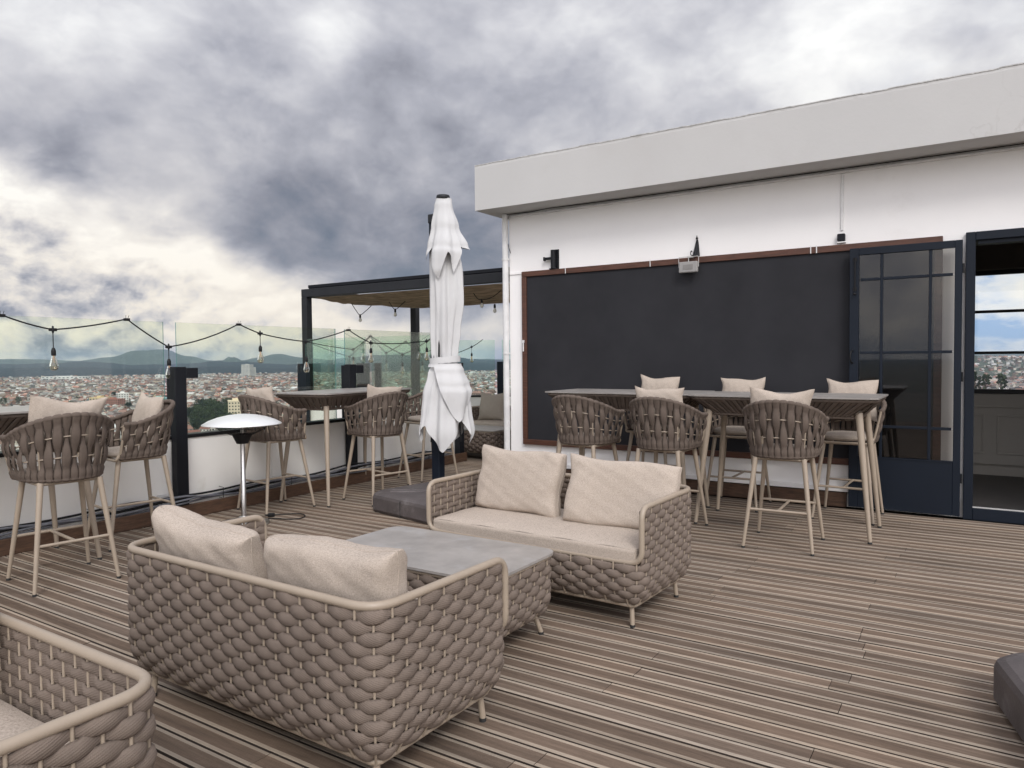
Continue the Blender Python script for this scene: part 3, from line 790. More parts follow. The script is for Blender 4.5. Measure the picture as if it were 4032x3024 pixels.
light_string('pair of white bulbs on a drooping cable under the reed blind beside the building', [tuple(q) for q in smooth_path([onY(1860, 1148, 8.8), onY(1880, 1175, 8.8), p, onY(1935, 1172, 8.8), onY(1973, 1144, 8.8)], 5)]+[tuple(q) for q in smooth_path([onY(1973, 1190, 8.8), p2, onY(1915, 1192, 8.8)], 5)][:0], [(p.x, p.y, p.z, .0), (p2.x, p2.y, p2.z, 0)], small=True, group='bulbs under the pergola')

# ---------------------------------------------------------------- furniture: sofa
def soft_box(mb, w, d, h, r, c=(0, 0, 0), bulge=.012, mi=0, seed=0, wr=.002):
    """upholstered block: rounded box with gently domed faces"""
    rr = random.Random(seed); ph = [rr.uniform(0, 6) for _ in range(8)]
    def face(axis, sgn):
        nu = 22; nv = 16
        def fn(u, v):
            a, b = 2*u-1, 2*v-1
            hs = (w/2, d/2, h/2)
            i, j = [(1, 2), (2, 0), (0, 1)][axis]
            p = [0, 0, 0]; p[axis] = sgn*hs[axis]; p[i] = a*hs[i]*sgn; p[j] = b*hs[j]
            q = [max(-hs[k]+r, min(hs[k]-r, p[k])) for k in range(3)]
            dv = Vector([p[k]-q[k] for k in range(3)])
            if dv.length > 1e-9: dv = dv.normalized()*r
            P = Vector(q)+dv
            f = max(0, 1-(P.x/hs[0])**4)*max(0, 1-(P.y/hs[1])**4)*(max(0, 1-(P.z/hs[2])**4) if axis != 2 else 1)
            n = Vector((0, 0, 0)); n[axis] = sgn
            P += n*bulge*f
            P += n*wr*math.sin(P.x*23+ph[0]+P.y*9)*math.sin(P.y*19+ph[1]+P.z*17)
            return (P.x+c[0], P.y+c[1], P.z+c[2])
        mb.grid(nu, nv, fn, mi)
    for ax in range(3):
        for sg in (-1, 1): face(ax, sg)
SW, SD, SR = 1.42, .72, .085
RIM = .63
def make_sofa(label, loc, rz):
    t = thing('woven_sofa', label, 'sofa', loc, rz, 'woven rope sofas on the deck')
    path = RR(SW, SD, SR); p = path.L/(2*round(path.L/.124))
    ins = lambda z: .055*max(0, (.24-z)/.13)**1.6 if z < .24 else 0.0
    sA = SW/2-SR+SR*PI/2*.62; rows = []; z = .598; k = 0
    while z > .125:
        if z > .335: rows.append((z, sA, path.L-sA, k % 2, False))
        else: rows.append((z, 0, path.L, k % 2, True))
        z -= .0345; k += 1
    m = MB(); weave_rows(m, path, rows, p, ins, seed=1); m.build('rope_weave', 'rope', t)
    r = MB(); n = int(round(path.L/p))
    for i in range(n):
        q = (i)*p
        top = .62 if sA < q < path.L-sA else .345
        pts = []
        for zz in (.115, .13, .16, .2, .24, top):
            x, y, _, _ = path.at(q, ins(zz)); pts.append((x, y, zz))
        r.tube(pts, .0048, 6)
    r.build('rods', 'frame', t)
    f = MB(); w, d = SW/2, SD/2; yf = d-.028
    loop = fillet([(-w, yf, RIM), (-w, -d, RIM), (w, -d, RIM), (w, yf, RIM), (w, yf, .345), (-w, yf, .345)], [.07, SR+.03, SR+.03, .07, .075, .075], 8, True)
    f.tube(loop, .0145, 12, True)
    pts = [path.at(path.L*i/90, .058)[:2]+(.118,) for i in range(90)]; f.tube(pts, .012, 8, True)
    f.box(-w+.04, w-.04, -d+.06, d-.09, .30, .315); 
    f.build('frame', 'frame', t)
    for sx in (-1, 1):
        for sy in (-1, 1):
            l = MB(); l.tube([(sx*(w-.075), sy*(d-.075), .012), (sx*(w-.085), sy*(d-.085), .135)], .0125, 10); l.tube([(sx*(w-.075), sy*(d-.075), 0), (sx*(w-.075), sy*(d-.075), .014)], .0135, 10, mi=1); l.build('leg', ['frame', 'cap'], t)
    b_ = MB(); b_.bbox(-w+.07, w-.07, -d+.07, d-.07, .125, .135, .003); b_.build('light_blocker', 'cap', t)  # unseen panel added to block light and deepen the shade under the sofa
    c = MB(); soft_box(c, SW-.06, SD-.045, .105, .028, (0, .004, .372), .010, seed=3); c.build('seat_cushion', 'linen', t)
    return t
sofa = make_sofa('woven sofa seen from behind in the foreground, its back to the viewer', (-2.225, 1.96, 0), math.radians(-1))
sofa_b = dup(sofa, (-2.11, 3.745, 0), PI+math.radians(-2.5), 'woven sofa facing the viewer across the low grey-topped table')
sofa_n = dup(sofa, (-1.60-SW/2, .965-SD/2, 0), PI, 'woven sofa cut off by the lower left corner of the picture')
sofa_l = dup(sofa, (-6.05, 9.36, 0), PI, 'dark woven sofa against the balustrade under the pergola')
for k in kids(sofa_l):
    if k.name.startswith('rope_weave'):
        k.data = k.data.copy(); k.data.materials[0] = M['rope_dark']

# pillows
def pillow_mesh(name, w, h, th, boxy, seed, material_='linen', pipe=True, wr=1.0):
    m = MB(); rr = random.Random(seed); ph = [rr.uniform(0, 6.28) for _ in range(10)]
    N = 34
    pw = 7.0 if boxy else 2.6
    def xy(u, v):
        a, b = 2*u-1, 2*v-1
        pin = .05 if boxy else .10
        x = a*w/2*(1-pin*(1-b*b)*abs(a)**2)
        z = b*h/2*(1-pin*(1-a*a)*abs(b)**2)
        if not boxy:
            z += .012*(a**2)*b
        x += .006*math.sin(b*5+ph[0])*abs(a); z += .008*math.sin(a*4+ph[1])*abs(b)
        return a, b, x, z
    def thick(a, b):
        g_ = max(0, 1-abs(a)**pw)*max(0, 1-abs(b)**pw)
        return g_**(.27 if boxy else .55)
    def fn_side(sg):
        def fn(u, v):
            # cosine spacing crowds rows near the edges
            u2 = .5-.5*math.cos(PI*u); v2 = .5-.5*math.cos(PI*v)
            a, b, x, z = xy(u2, v2); tk = thick(a, b)
            y = sg*th/2*tk*(1+.10*math.sin(a*3.1+ph[2])*math.cos(b*2.7+ph[3]))
            e = max(abs(a), abs(b))
            y += wr*sg*.004*math.sin(a*17+b*6+ph[4])*math.sin(b*11-a*4+ph[5])*tk
            y += wr*sg*-.006*max(0, math.sin((a*b)*9+ph[6]))*tk*e
            return x, y, z
        return fn
    m.grid(N, N, fn_side(1)); m.grid(N, N, fn_side(-1))
    me = m.mesh(name, material_)
    pm = None
    if pipe:
        q = MB(); pts = []
        per = [(u, 0) for u in np.linspace(0, 1, 20)[:-1]]+[(1, v) for v in np.linspace(0, 1, 20)[:-1]]+[(1-u, 1) for u in np.linspace(0, 1, 20)[:-1]]+[(0, 1-v) for v in np.linspace(0, 1, 20)[:-1]]
        for u, v in per:
            a, b, x, z = xy(u, v)
            pts.append((x*.995, (.004*math.sin(u*31+v*17+ph[7])), z*.995))
        q.tube(pts, .0038 if boxy else .0028, 6, True); pm = q.mesh(name+'_piping', material_)
    return me, pm
PILLOWS = {}
def pillow(name, kind, label, loc, tilt, rz, group, roll=0):
    if kind not in PILLOWS:
        spec = {'a': (.66, .41, .17, True, 1, 'linen'), 'b': (.64, .40, .13, True, 2, 'linen'), 'c': (.42, .34, .13, False, 3, 'linen'), 'd': (.42, .32, .12, False, 4, 'linen'), 'e': (.66, .42, .165, True, 9, 'linen'), 'i': (.67, .40, .135, True, 15, 'linen'),
                'f': (.50, .44, .16, False, 6, 'linen2'), 'g': (.40, .30, .13, False, 7, 'linen2'), 'h': (.44, .36, .13, False, 12, 'linen')}[kind]
        PILLOWS[kind] = pillow_mesh('pillow', *spec)
    me, pm = PILLOWS[kind]
    t = D.objects.new(name, me); COL.objects.link(t); tag(t, label, 'pillow', group)
    t.location = loc; t.rotation_mode = 'XYZ'
    t.rotation_euler = (Matrix.Rotation(rz, 3, 'Z') @ Matrix.Rotation(tilt, 3, 'X') @ Matrix.Rotation(roll, 3, 'Y')).to_euler()
    c = D.objects.new('piping', pm); COL.objects.link(c); c.parent = t
    return t
GS = 'sofa pillows'; GB = 'cushions on the bar stools'
R_ = math.radians
pillow('sofa_pillow', 'a', 'plump beige pillow at the left end of the foreground sofa', (-2.585, 1.78, .55), R_(12), R_(-5), GS, R_(3))
pillow('sofa_pillow', 'e', 'plump beige pillow with a wavy top seam in the middle of the foreground sofa', (-1.86, 1.765, .555), R_(8), R_(-3), GS, R_(-3))
pillow('sofa_pillow', 'b', 'square-set beige pillow on the left half of the sofa facing the viewer', (-2.435, 3.86, .612), R_(-14), R_(-4), GS, R_(1))
pillow('sofa_pillow', 'i', 'leaning beige pillow on the right half of the sofa facing the viewer', (-1.725, 3.82, .60), R_(-17), R_(6), GS, R_(3))
pillow('sofa_pillow', 'a', 'beige pillow edge showing at the left border of the picture', (-2.66, .80, .60), R_(-20), R_(3), GS)
pillow('sofa_pillow', 'f', 'taupe pillow standing on the lounge sofa just right of the umbrella', (-6.42, 9.40, .64), R_(-14), R_(4), GS)
pillow('sofa_pillow', 'f', 'taupe pillow on the lounge sofa half hidden by the white drainpipe', (-5.86, 9.38, .60), R_(-20), R_(-14), GS, R_(4))

# ---------------------------------------------------------------- coffee tables
def make_coffee(label, loc, rz, w=1.08, d=.62):
    t = thing('coffee_table', label, 'table', loc, rz, 'low woven tables')
    path = RR(w-.04, d-.04, .08); p = path.L/(2*round(path.L/.124))
    ins = lambda z: .045*max(0, (.2-z)/.1)**1.6 if z < .2 else 0.0
    rows = []; z = .372; k = 0
    while z > .12: rows.append((z, 0, path.L, k % 2, True)); z -= .0345; k += 1
    m = MB(); weave_rows(m, path, rows, p, ins, seed=5); m.build('rope_weave', 'rope', t)
    r = MB()
    for i in range(int(round(path.L/p))):
        pts = [path.at(i*p, ins(zz))[:2]+(zz,) for zz in (.11, .14, .2, .395)]; r.tube(pts, .0048, 6)
    r.tube([path.at(path.L*i/80, 0)[:2]+(.397,) for i in range(80)], .010, 8, True)
    r.tube([path.at(path.L*i/80, .045)[:2]+(.112,) for i in range(80)], .010, 8, True)
    r.build('frame', 'frame', t)
    b_ = MB(); b_.bbox(-w/2+.08, w/2-.08, -d/2+.08, d/2-.08, .118, .128, .003); b_.build('light_blocker', 'cap', t)  # added light-blocking sheet, keeps the deck below the table dark
    tp = RR(w, d, .085); poly = [tp.at(tp.L*i/96)[:2] for i in range(96)][::-1]
    s = MB(); s.prism(poly, .409, .421); s.build('table_top', 'stone', t)
    for sx in (-1, 1):
        for sy in (-1, 1):
            l = MB(); l.tube([(sx*(w/2-.07), sy*(d/2-.07), .012), (sx*(w/2-.10), sy*(d/2-.10), .13)], .0125, 10); l.tube([(sx*(w/2-.07), sy*(d/2-.07), 0), (sx*(w/2-.07), sy*(d/2-.07), .014)], .0135, 10, mi=1); l.build('leg', ['frame', 'cap'], t)
    return t
cof = make_coffee('low woven table with grey stone-look top between the two sofas', (-2.31, 2.865, 0), 0)
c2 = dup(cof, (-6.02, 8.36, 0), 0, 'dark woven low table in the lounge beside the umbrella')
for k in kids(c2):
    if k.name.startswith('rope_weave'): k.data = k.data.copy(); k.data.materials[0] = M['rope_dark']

# ---------------------------------------------------------------- bar stools
def make_stool(label, loc, rz):
    t = thing('bar_stool', label, 'bar stool', loc, rz, 'woven bar stools')
    # U-shaped plan, open to +Y
    def U(s, r):        # s in 0..1 round the shell, r: half width at this level
        arm = .19; Lr = PI*r; T = 2*arm+Lr; q = s*T
        if q < arm: return -r, .17-q, -1, 0
        if q > arm+Lr: return r, .17-(T-q), 1, 0
        a = PI+(q-arm)/r
        return r*math.cos(a), -.02+r*math.sin(a), math.cos(a), math.sin(a)
    def topz(s): return .925+.14*math.sin(PI*min(1, max(0, (s-.06)/.88)))**1.5
    r0, r1 = .215, .272
    def P(s, t_, off=0):
        r = r0+(r1-r0)*t_**.8; x, y, nx, ny = U(s, r); z = .672+(topz(s)-.672)*t_
        return x+nx*off, y+ny*off-.015*t_, z
    NB = 25; m = MB()
    rr = random.Random(4)
    for i in range(NB):
        s = (i+.5)/NB; ph = 1 if i % 2 else -1; j = rr.uniform(-.05, .05)
        n = 20; vs = []
        for k in range(n+1):
            tt = k/n
            o = math.sin((tt-.17)/.34*PI)*ph if .17 < tt < .85 else 0
            off = .0105*(abs(o)**.7)*(1 if o > 0 else -1)+(.010 if (tt < .12 or tt > .9) else .002)
            wd = .0255*(.56+.44*(.5+.5*o)) if .17 < tt < .85 else .0225
            ds = wd/1.10
            sc_ = s+j*.06*math.sin(tt*PI)
            th = .0065
            ring = [(-1, 0), (-.55, .8), (.55, .8), (1, 0), (.55, -.8), (-.55, -.8)]
            for a, b in ring:
                vs.append(P(min(1, max(0, sc_+a*ds)), tt, off+b*th*1.1))
        fs = []
        for k in range(n):
            for a in range(6): b = (a+1) % 6; fs.append((k*6+a, k*6+b, (k+1)*6+b, (k+1)*6+a))
        m.add(vs, fs, 0, True)
    # ropes wrapped round the top and bottom tubes
    S = 150
    def wrap(tt, rb, am):
        pts = [P(k/S, tt) for k in range(S+1)]
        m.tube(pts, [rb+am*abs(math.sin(PI*NB*k/S))**.5 for k in range(S+1)], 9)
    wrap(1.0, .0125, .0065); wrap(0.0, .0115, .006)
    m.build('rope_weave', 'rope_stool', t)
    r = MB()
    for tt in (.35, .68): r.tube([P(.02+.96*k/50, tt) for k in range(51)], .0045, 6)
    for s in (.005, .995, .33, .67): r.tube([P(s, q/8) for q in range(9)], .010 if s in (.005, .995) else .0055, 8)
    # front loop under the seat
    a = P(.0, 0.02); b = P(1.0, .02)
    r.tube(fillet([(a[0], a[1], .70), (a[0], a[1]+.02, .655), (b[0], b[1]+.02, .655), (b[0], b[1], .70)], .04), .0105, 9)
    r.tube(fillet([(-.17, -.17, .648), (.17, -.17, .648), (.17, .15, .648), (-.17, .15, .648)], .04, 5, True), .012, 8, True)
    r.build('frame', 'frame', t)
    F = {}
    for sx in (-1, 1):
        for sy in (-1, 1):
            top = Vector((sx*.165, sy*.165-.01, .655)); ft = Vector((sx*.235, sy*.255, .012)); F[(sx, sy)] = (top, ft)
            l = MB(); l.tube([ft, ft.lerp(top, .5), top], [.0115, .0155, .019], 12); l.tube([(ft.x, ft.y, 0), (ft.x, ft.y, .014)], .0125, 10, mi=1); l.build('leg', ['frame', 'cap'], t)
    fr = MB(); mid = {}
    for sy in (-1, 1):
        q = [F[(sx, sy)][1].lerp(F[(sx, sy)][0], .42 if sy < 0 else .42) for sx in (-1, 1)]
        fr.tube(q, .010, 9); mid[sy] = (q[0]+q[1])/2
    fr.tube([mid[-1], mid[1]], .010, 9); fr.build('footrest', 'frame', t)
    c = MB(); 
    def seat(u, v, top):
        a = 2*PI*u; q = v; rx, ry = .205, .205
        ca, sa = math.cos(a), math.sin(a)
        sx = abs(ca)**.6*(1 if ca > 0 else -1); sy = abs(sa)**.6*(1 if sa > 0 else -1)
        e = math.sin(q*PI/2); zz = math.cos(q*PI/2)**.45
        return sx*rx*e, sy*ry*e-.01, (.690+.042*zz) if top else (.690-.028*zz)
    c.grid(40, 12, lambda u, v: seat(u, v, True), closed_u=True); c.grid(40, 8, lambda u, v: seat(u, v, False), closed_u=True)
    c.build('seat_cushion', 'linen2', t)
    return t
st = make_stool('large woven bar stool nearest on the left, its curved back to the viewer', (-4.92, 2.32, 0), R_(82))
stools = [((-5.54, 3.13, 0), R_(172), 'woven bar stool beside the first black fence post with an upright pillow'),
          ((-5.56, 4.52, 0), R_(-6), 'woven bar stool just behind the silver patio heater'),
          ((-5.02, 5.32, 0), R_(78), 'woven bar stool on the right of the fence-side table, front one of two'),
          ((-5.45, 6.62, 0), R_(165), 'woven bar stool half hidden at the far end of the fence-side table'),
          ((-1.21, 5.57, 0), R_(2), 'woven bar stool nearest the dark door on the near side of the long bar tables'),
          ((-2.13, 5.62, 0), R_(-3), 'middle one of three woven bar stools on the near side of the long tables'),
          ((-2.86, 5.64, 0), R_(-5), 'cushionless woven bar stool leftmost on the near side of the long bar tables'),
          ((-.95, 6.80, 0), R_(178), 'woven bar stool between the long bar table and the glazed door'),
          ((-1.90, 6.84, 0), R_(180), 'middle one of three bar stools between the long tables and the slate board'),
          ((-2.74, 6.86, 0), R_(181), 'leftmost of three bar stools between the long tables and the slate board')]
for l, a, lab in stools: dup(st, l, a, lab)
# stool cushions (local offsets: against the back of each shell)
def stool_cushion(idx, kind, label, lift=.94, back=.155, tilt=-16, roll=0):
    l, a, _ = ([((-4.92, 2.32, 0), R_(82), '')]+stools)[idx]
    x, y = rotz(0, -back, a, l[0], l[1])
    pillow('stool_cushion', kind, label, (x, y, lift), R_(-tilt), a, GB, R_(roll))
stool_cushion(0, 'h', 'long beige cushion sagging over the back of the nearest left bar stool', .985, .10, -14, 5)
stool_cushion(1, 'c', 'beige cushion standing on the stool beside the first black fence post', .955, .13, -12, -4)
stool_cushion(2, 'd', 'beige cushion on the stool behind the patio heater', .985, .13, -8, -3)
stool_cushion(3, 'd', 'beige cushion peeking over the stool to the right of the fence-side table', .975, .10, -14, 4)
stool_cushion(5, 'h', 'beige cushion on the bar stool nearest the dark door', .965, .14, -12, 2)
stool_cushion(6, 'd', 'beige cushion on the middle near-side stool of the long bar tables', .985, .13, -8, 0)
stool_cushion(8, 'c', 'beige cushion showing above the table right in front of the glazed door', 1.0, .14, -10, 0)
stool_cushion(9, 'd', 'beige cushion showing above the table in the middle of the slate board', 1.02, .15, -6, 0)
stool_cushion(10, 'c', 'beige cushion showing above the table at the left of the slate board', 1.02, .15, -6, -2)

# ---------------------------------------------------------------- bar tables
def make_bartable(label, loc, rz, w=1.42, d=.70):
    t = thing('bar_table', label, 'table', loc, rz, 'high bar tables')
    H = 1.075
    tp = RR(w, d, .035); poly = [tp.at(tp.L*i/64)[:2] for i in range(64)][::-1]
    s = MB(); s.prism(poly, H-.012, H); s.build('table_top', 'stone', t)
    top = RR(w-.05, d-.05, .05); bot = RR(w-.30, d-.28, .05)
    z0, z1 = H-.16, H-.03
    m = MB(); NB = int(top.L/.043); rr = random.Random(8)
    for i in range(NB):
        f = (i+.5)/NB; tw = .006
        x1, y1, nx, ny = top.at(f*top.L); x0, y0, _, _ = bot.at((f+tw)*bot.L)
        tx, ty = ny, -nx
        n = 8; vs = []
        for k in range(n+1):
            q = k/n; e = math.sin(PI*q)
            x, y, z = x0+(x1-x0)*q, y0+(y1-y0)*q, z0+(z1-z0)*q
            wd = .0225*(1.0 if q > .8 else .86+.14*e)*(1-.22*(1-q)); al = (1 if i % 2 else -1)*.004*e+.003
            for a, b in [(-1, 0), (-.55, .8), (.55, .8), (1, 0), (.55, -.8), (-.55, -.8)]:
                o = al+b*.0055+.006*(q > .86); vs.append((x+tx*a*wd+nx*o, y+ty*a*wd+ny*o, z+b*.002))
        m.add(vs, [(k*6+a, k*6+(a+1) % 6, (k+1)*6+(a+1) % 6, (k+1)*6+a) for k in range(n) for a in range(6)], 0, True)
    S = 300
    m.tube([top.at(top.L*k/S)[:2]+(z1+.002,) for k in range(S)], [.009+.004*abs(math.sin(PI*NB*k/S))**.5 for k in range(S)], 8, True)
    m.tube([bot.at(bot.L*k/S)[:2]+(z0,) for k in range(S)], [.009+.004*abs(math.sin(PI*NB*k/S))**.5 for k in range(S)], 8, True)
    m.build('rope_apron', 'rope_stool', t)
    r = MB(); r.tube([top.at(top.L*k/80, .004)[:2]+(z1+.010,) for k in range(80)], .009, 8, True)
    r.bbox(-w/2+.06, w/2-.06, -d/2+.06, d/2-.06, H-.03, H-.013, .003); r.build('frame', 'frame', t)
    for sx in (-1, 1):
        for sy in (-1, 1):
            a = Vector((sx*(w/2-.155), sy*(d/2-.145), z1)); b = Vector((sx*(w/2-.055), sy*(d/2-.05), .012))
            l = MB(); l.tube([b, b.lerp(a, .5), a], [.0145, .022, .028], 14); l.tube([(b.x, b.y, 0), (b.x, b.y, .014)], .0155, 10, mi=1); l.build('leg', ['frame', 'cap'], t)
    return t
bt = make_bartable('right one of two high grey tables joined in front of the slate board', (-1.325, 6.18, 0), 0)
dup(bt, (-2.75, 6.27, 0), 0, 'left one of two high grey tables joined in front of the slate board')
dup(bt, (-5.53, 5.42, 0), R_(90+6), 'high table along the glass balustrade between the heater and the umbrella')
dup(bt, (-5.50, 2.04, 0), R_(90), 'high table at the left border of the picture with pale sky sheen on its top')

# ---------------------------------------------------------------- patio heater
def build_heater():
    t = thing('patio_heater', 'silver patio heater with mirror dome reflector on a round foot', 'heater', (-5.24, 3.92, 0))
    m = MB(); m.lathe([(0, .94), (.05, .938), (.12, .930), (.2, .912), (.27, .886), (.318, .858), (.322, .852), (.318, .853), (.27, .878), (.2, .902), (.12, .92), (0, .93)], 56); m.build('reflector', 'chrome', t)
    m = MB()
    for k in range(28):
        a = 2*PI*k/28; m.tube([(.235*math.cos(a), .235*math.sin(a), .868), (.19*math.cos(a), .19*math.sin(a), .815), (.09*math.cos(a), .09*math.sin(a), .765), (.06*math.cos(a), .06*math.sin(a), .76)], .0016, 4)
    for r, z in ((.235, .868), (.20, .825), (.15, .79), (.10, .768)): m.tube([(r*math.cos(2*PI*k/36), r*math.sin(2*PI*k/36), z) for k in range(36)], .0018, 4, True)
    m.build('guard', 'black', t)
    m = MB(); m.lathe([(.0, .69), (.048, .69), (.052, .70), (.078, .755), (.08, .775), (.0, .775)], 28); m.build('housing', 'black', t)
    m = MB(); m.lathe([(.015, .775), (.015, .93)], 12); m.build('heating_element', 'light_grey', t)
    m = MB(); m.lathe([(.021, .055), (.021, .40), (.0195, .402), (.0195, .69)], 20); m.build('pole', 'steel', t)
    m = MB(); m.lathe([(0, 0.001), (.195, .001), (.205, .006), (.205, .018), (.19, .026), (.10, .038), (.06, .046), (.045, .062), (.03, .075), (.0, .076)], 48); m.build('base', 'steel', t)
build_heater()
t = D.objects.new('power_cord', None); COL.objects.link(t); tag(t, 'black power cord with plug looped on the deck beside the patio heater', 'cord')
t.location = (-4.98, 4.1, 0)
def gnd(x, y, z=.008):
    dd = pdir(x, y); q = (z-CAMZ)/dd.z; return Vector((dd.x*q, dd.y*q, z))
cx = [tuple(gnd(x, y)-Vector((-4.98, 4.1, 0))) for x, y in ((1068, 2032), (1085, 2027), (1130, 2024), (1175, 2022), (1196, 2026), (1200, 2033), (1180, 2041), (1140, 2044), (1095, 2042), (1066, 2041), (1050, 2044))]
m = MB(); m.tube(smooth_path(cx, 6), .0045, 7); m.build('cord', 'black', t)
m = MB(); m.bbox(-.03, .03, -.02, .02, .002, .034, .008); m.tube([(-.03, -.008, .02), (-.055, -.008, .02)], .003, 6); m.tube([(-.03, .008, .02), (-.055, .008, .02)], .003, 6); o = m.build('plug', 'black', t); o.location = Vector(cx[0])-Vector((0, 0, .008)); o.rotation_euler = (0, 0, .6)
t = D.objects.new('power_cord', None); COL.objects.link(t); tag(t, 'thin black cord curling on the deck near the umbrella foot', 'cord'); t.location = (-4.9, 6.6, 0)
m = MB(); m.tube(smooth_path([(-.12, .22, .02), (-.2, .16, .03), (-.16, .04, .03), (-.02, .02, .01), (.15, .14, .008), (.32, .30, .008), (.45, .36, .02), (.5, .5, .008)], 6), .006, 7); m.build('cord', 'black', t)

# ---------------------------------------------------------------- umbrella
UX, UY = -4.31, 5.39
def build_umbrella():
    t = thing('patio_umbrella', 'closed white patio umbrella tied at the waist on a dark square mast', 'umbrella', (UX, UY, 0))
    m = MB(); m.bbox(-.045, .045, -.045, .045, .10, 2.74, .006); m.build('mast', 'navy', t)
    m = MB(); m.bbox(-.052, .052, -.052, .052, 2.655, 2.74, .008); m.tube([(0, 0, 2.70), (.10, .02, 2.70)], .02, 8); m.build('mast_cap', 'anth2', t)
    # canopy hangs on the viewer's right side of the mast
    cr = Vector((CR.x, CR.y, 0)).normalized(); cf = Vector((-CF.x, -CF.y, 0)).normalized()
    C0 = cr*.085+cf*.10
    def prof(tbl, z):
        for (za, la, ra), (zb, lb, rb) in zip(tbl[:-1], tbl[1:]):
            if za >= z >= zb:
                q = (za-z)/(za-zb); q = q*q*(3-2*q); return la+(lb-la)*q, ra+(rb-ra)*q
        return tbl[-1][1:] if z < tbl[-1][0] else tbl[0][1:]
    def cloth(name, tbl, hem, folds, amp, nz=70, na=200, flat=.62, phase=0.0, z_top=2.86, seed=1):
        mm = MB(); rr = random.Random(seed); ph = [rr.uniform(0, 6.28) for _ in range(8)]
        def fn(u, v):
            a = 2*PI*u
            zb = hem(a); z = z_top+(zb-z_top)*v
            l, r = prof(tbl, z)
            ca, sa = math.cos(a), math.sin(a)
            R = (l+(r-l)*(.5+.5*ca)); Rf = (l+r)/2*flat
            fade = min(1, (z_top-z)/.35)
            fl = math.sin(folds*a+ph[0]+.9*math.sin(z*2.1+ph[1])); fl = abs(fl)**.7*(1 if fl > 0 else -1)
            k = 1+amp*fade*(fl*.6+.4*math.sin((folds*2+1)*a+ph[2]+z*1.7))+.03*math.sin(z*9+a*3+ph[3])
            P = C0+cr*(ca*R*(.5+.5*k) if abs(ca) > .9 else ca*R*k)+cf*(sa*(Rf)*k)
            return P.x, P.y, z+.006*math.sin(a*folds+1)*fade
        mm.grid(na, nz, fn, closed_u=True)
        mm.build(name, 'cloth', t)
    body = [(2.86, .07, .08), (2.45, .12, .14), (2.15, .125, .175), (1.9, .125, .18), (1.65, .13, .15), (1.45, .122, .122), (1.38, .112, .112), (1.34, .112, .112), (1.25, .15, .16), (1.05, .20, .21), (.9, .215, .225), (.7, .235, .25), (.5, .20, .20)]
    def tri(a, c, w):
        d_ = abs((a-c+PI) % (2*PI)-PI); q = min(1, d_/w); return (.55*math.cos(PI/2*q)**1.3+.45*(1-q))
    def hem1(a):
        # front of the canopy is a = pi/2 (towards the viewer)
        return .84-.31*tri(a, PI/2+.08, .95)-.22*tri(a, PI-.15, .6)-.24*tri(a, .32, .42)-.28*tri(a, 3*PI/2, 1.1)
    cloth('canopy', body, hem1, 5, .20, seed=2)
    flap = [(1.345, .128, .129), (1.28, .145, .155), (1.15, .16, .205), (1.08, .17, .235), (.85, .17, .20)]
    def hem3(a): return 1.315-.50*tri(a, .95, 1.25)
    cloth('canopy_fold', [(z, l*1.05+.016, r*1.05+.016) for z, l, r in flap], hem3, 4, .10, 40, 160, .80, z_top=1.345, seed=5)
    vent = [(2.865, .062, .072), (2.80, .082, .085), (2.6, .11, .14), (2.42, .145, .215), (2.36, .158, .25), (2.2, .17, .22), (2.1, .16, .15)]
    def hem2(a): return 2.43-.32*tri(a, PI/2+.25, .60)-.14*tri(a, PI-.1, .7)-.04*tri(a, .1, .8)-.25*tri(a, .98, .38)-.2*tri(a, 3*PI/2, .9)
    cloth('vent_canopy', vent, hem2, 4, .13, 40, 220, .76, z_top=2.865, seed=7)
    b = MB()
    def band(u, v):
        a = 2*PI*u; R = .128; P = C0+cr*(math.cos(a)*R*1.12)+cf*(math.sin(a)*R*.86); return P.x, P.y, 1.350+.058*v+.012*math.cos(a)+.002*math.sin(a*14)
    b.grid(60, 4, band, closed_u=True); b.build('tie_strap', 'cloth', t)
    c = MB(); c.lathe([(0, 2.895), (.058, 2.895), (.062, 2.885), (.062, 2.868), (.058, 2.86), (.0, 2.86)], 28, 0, (C0.x, C0.y, 0)); c.build('top_cap', 'anth2', t)
    for a, zb in ((PI-.5, .62), (.35, .62), (2.0, .8), (4.5, .7)):
        P = C0+cr*(math.cos(a)*.15)+cf*(math.sin(a)*.09); Q = C0+cr*(math.cos(a)*.05)+cf*(math.sin(a)*.04)
        r = MB(); r.tube([(P.x, P.y, zb), (Q.x, Q.y, 2.7)], .009, 6); r.build('rib', 'black', t)
build_umbrella()
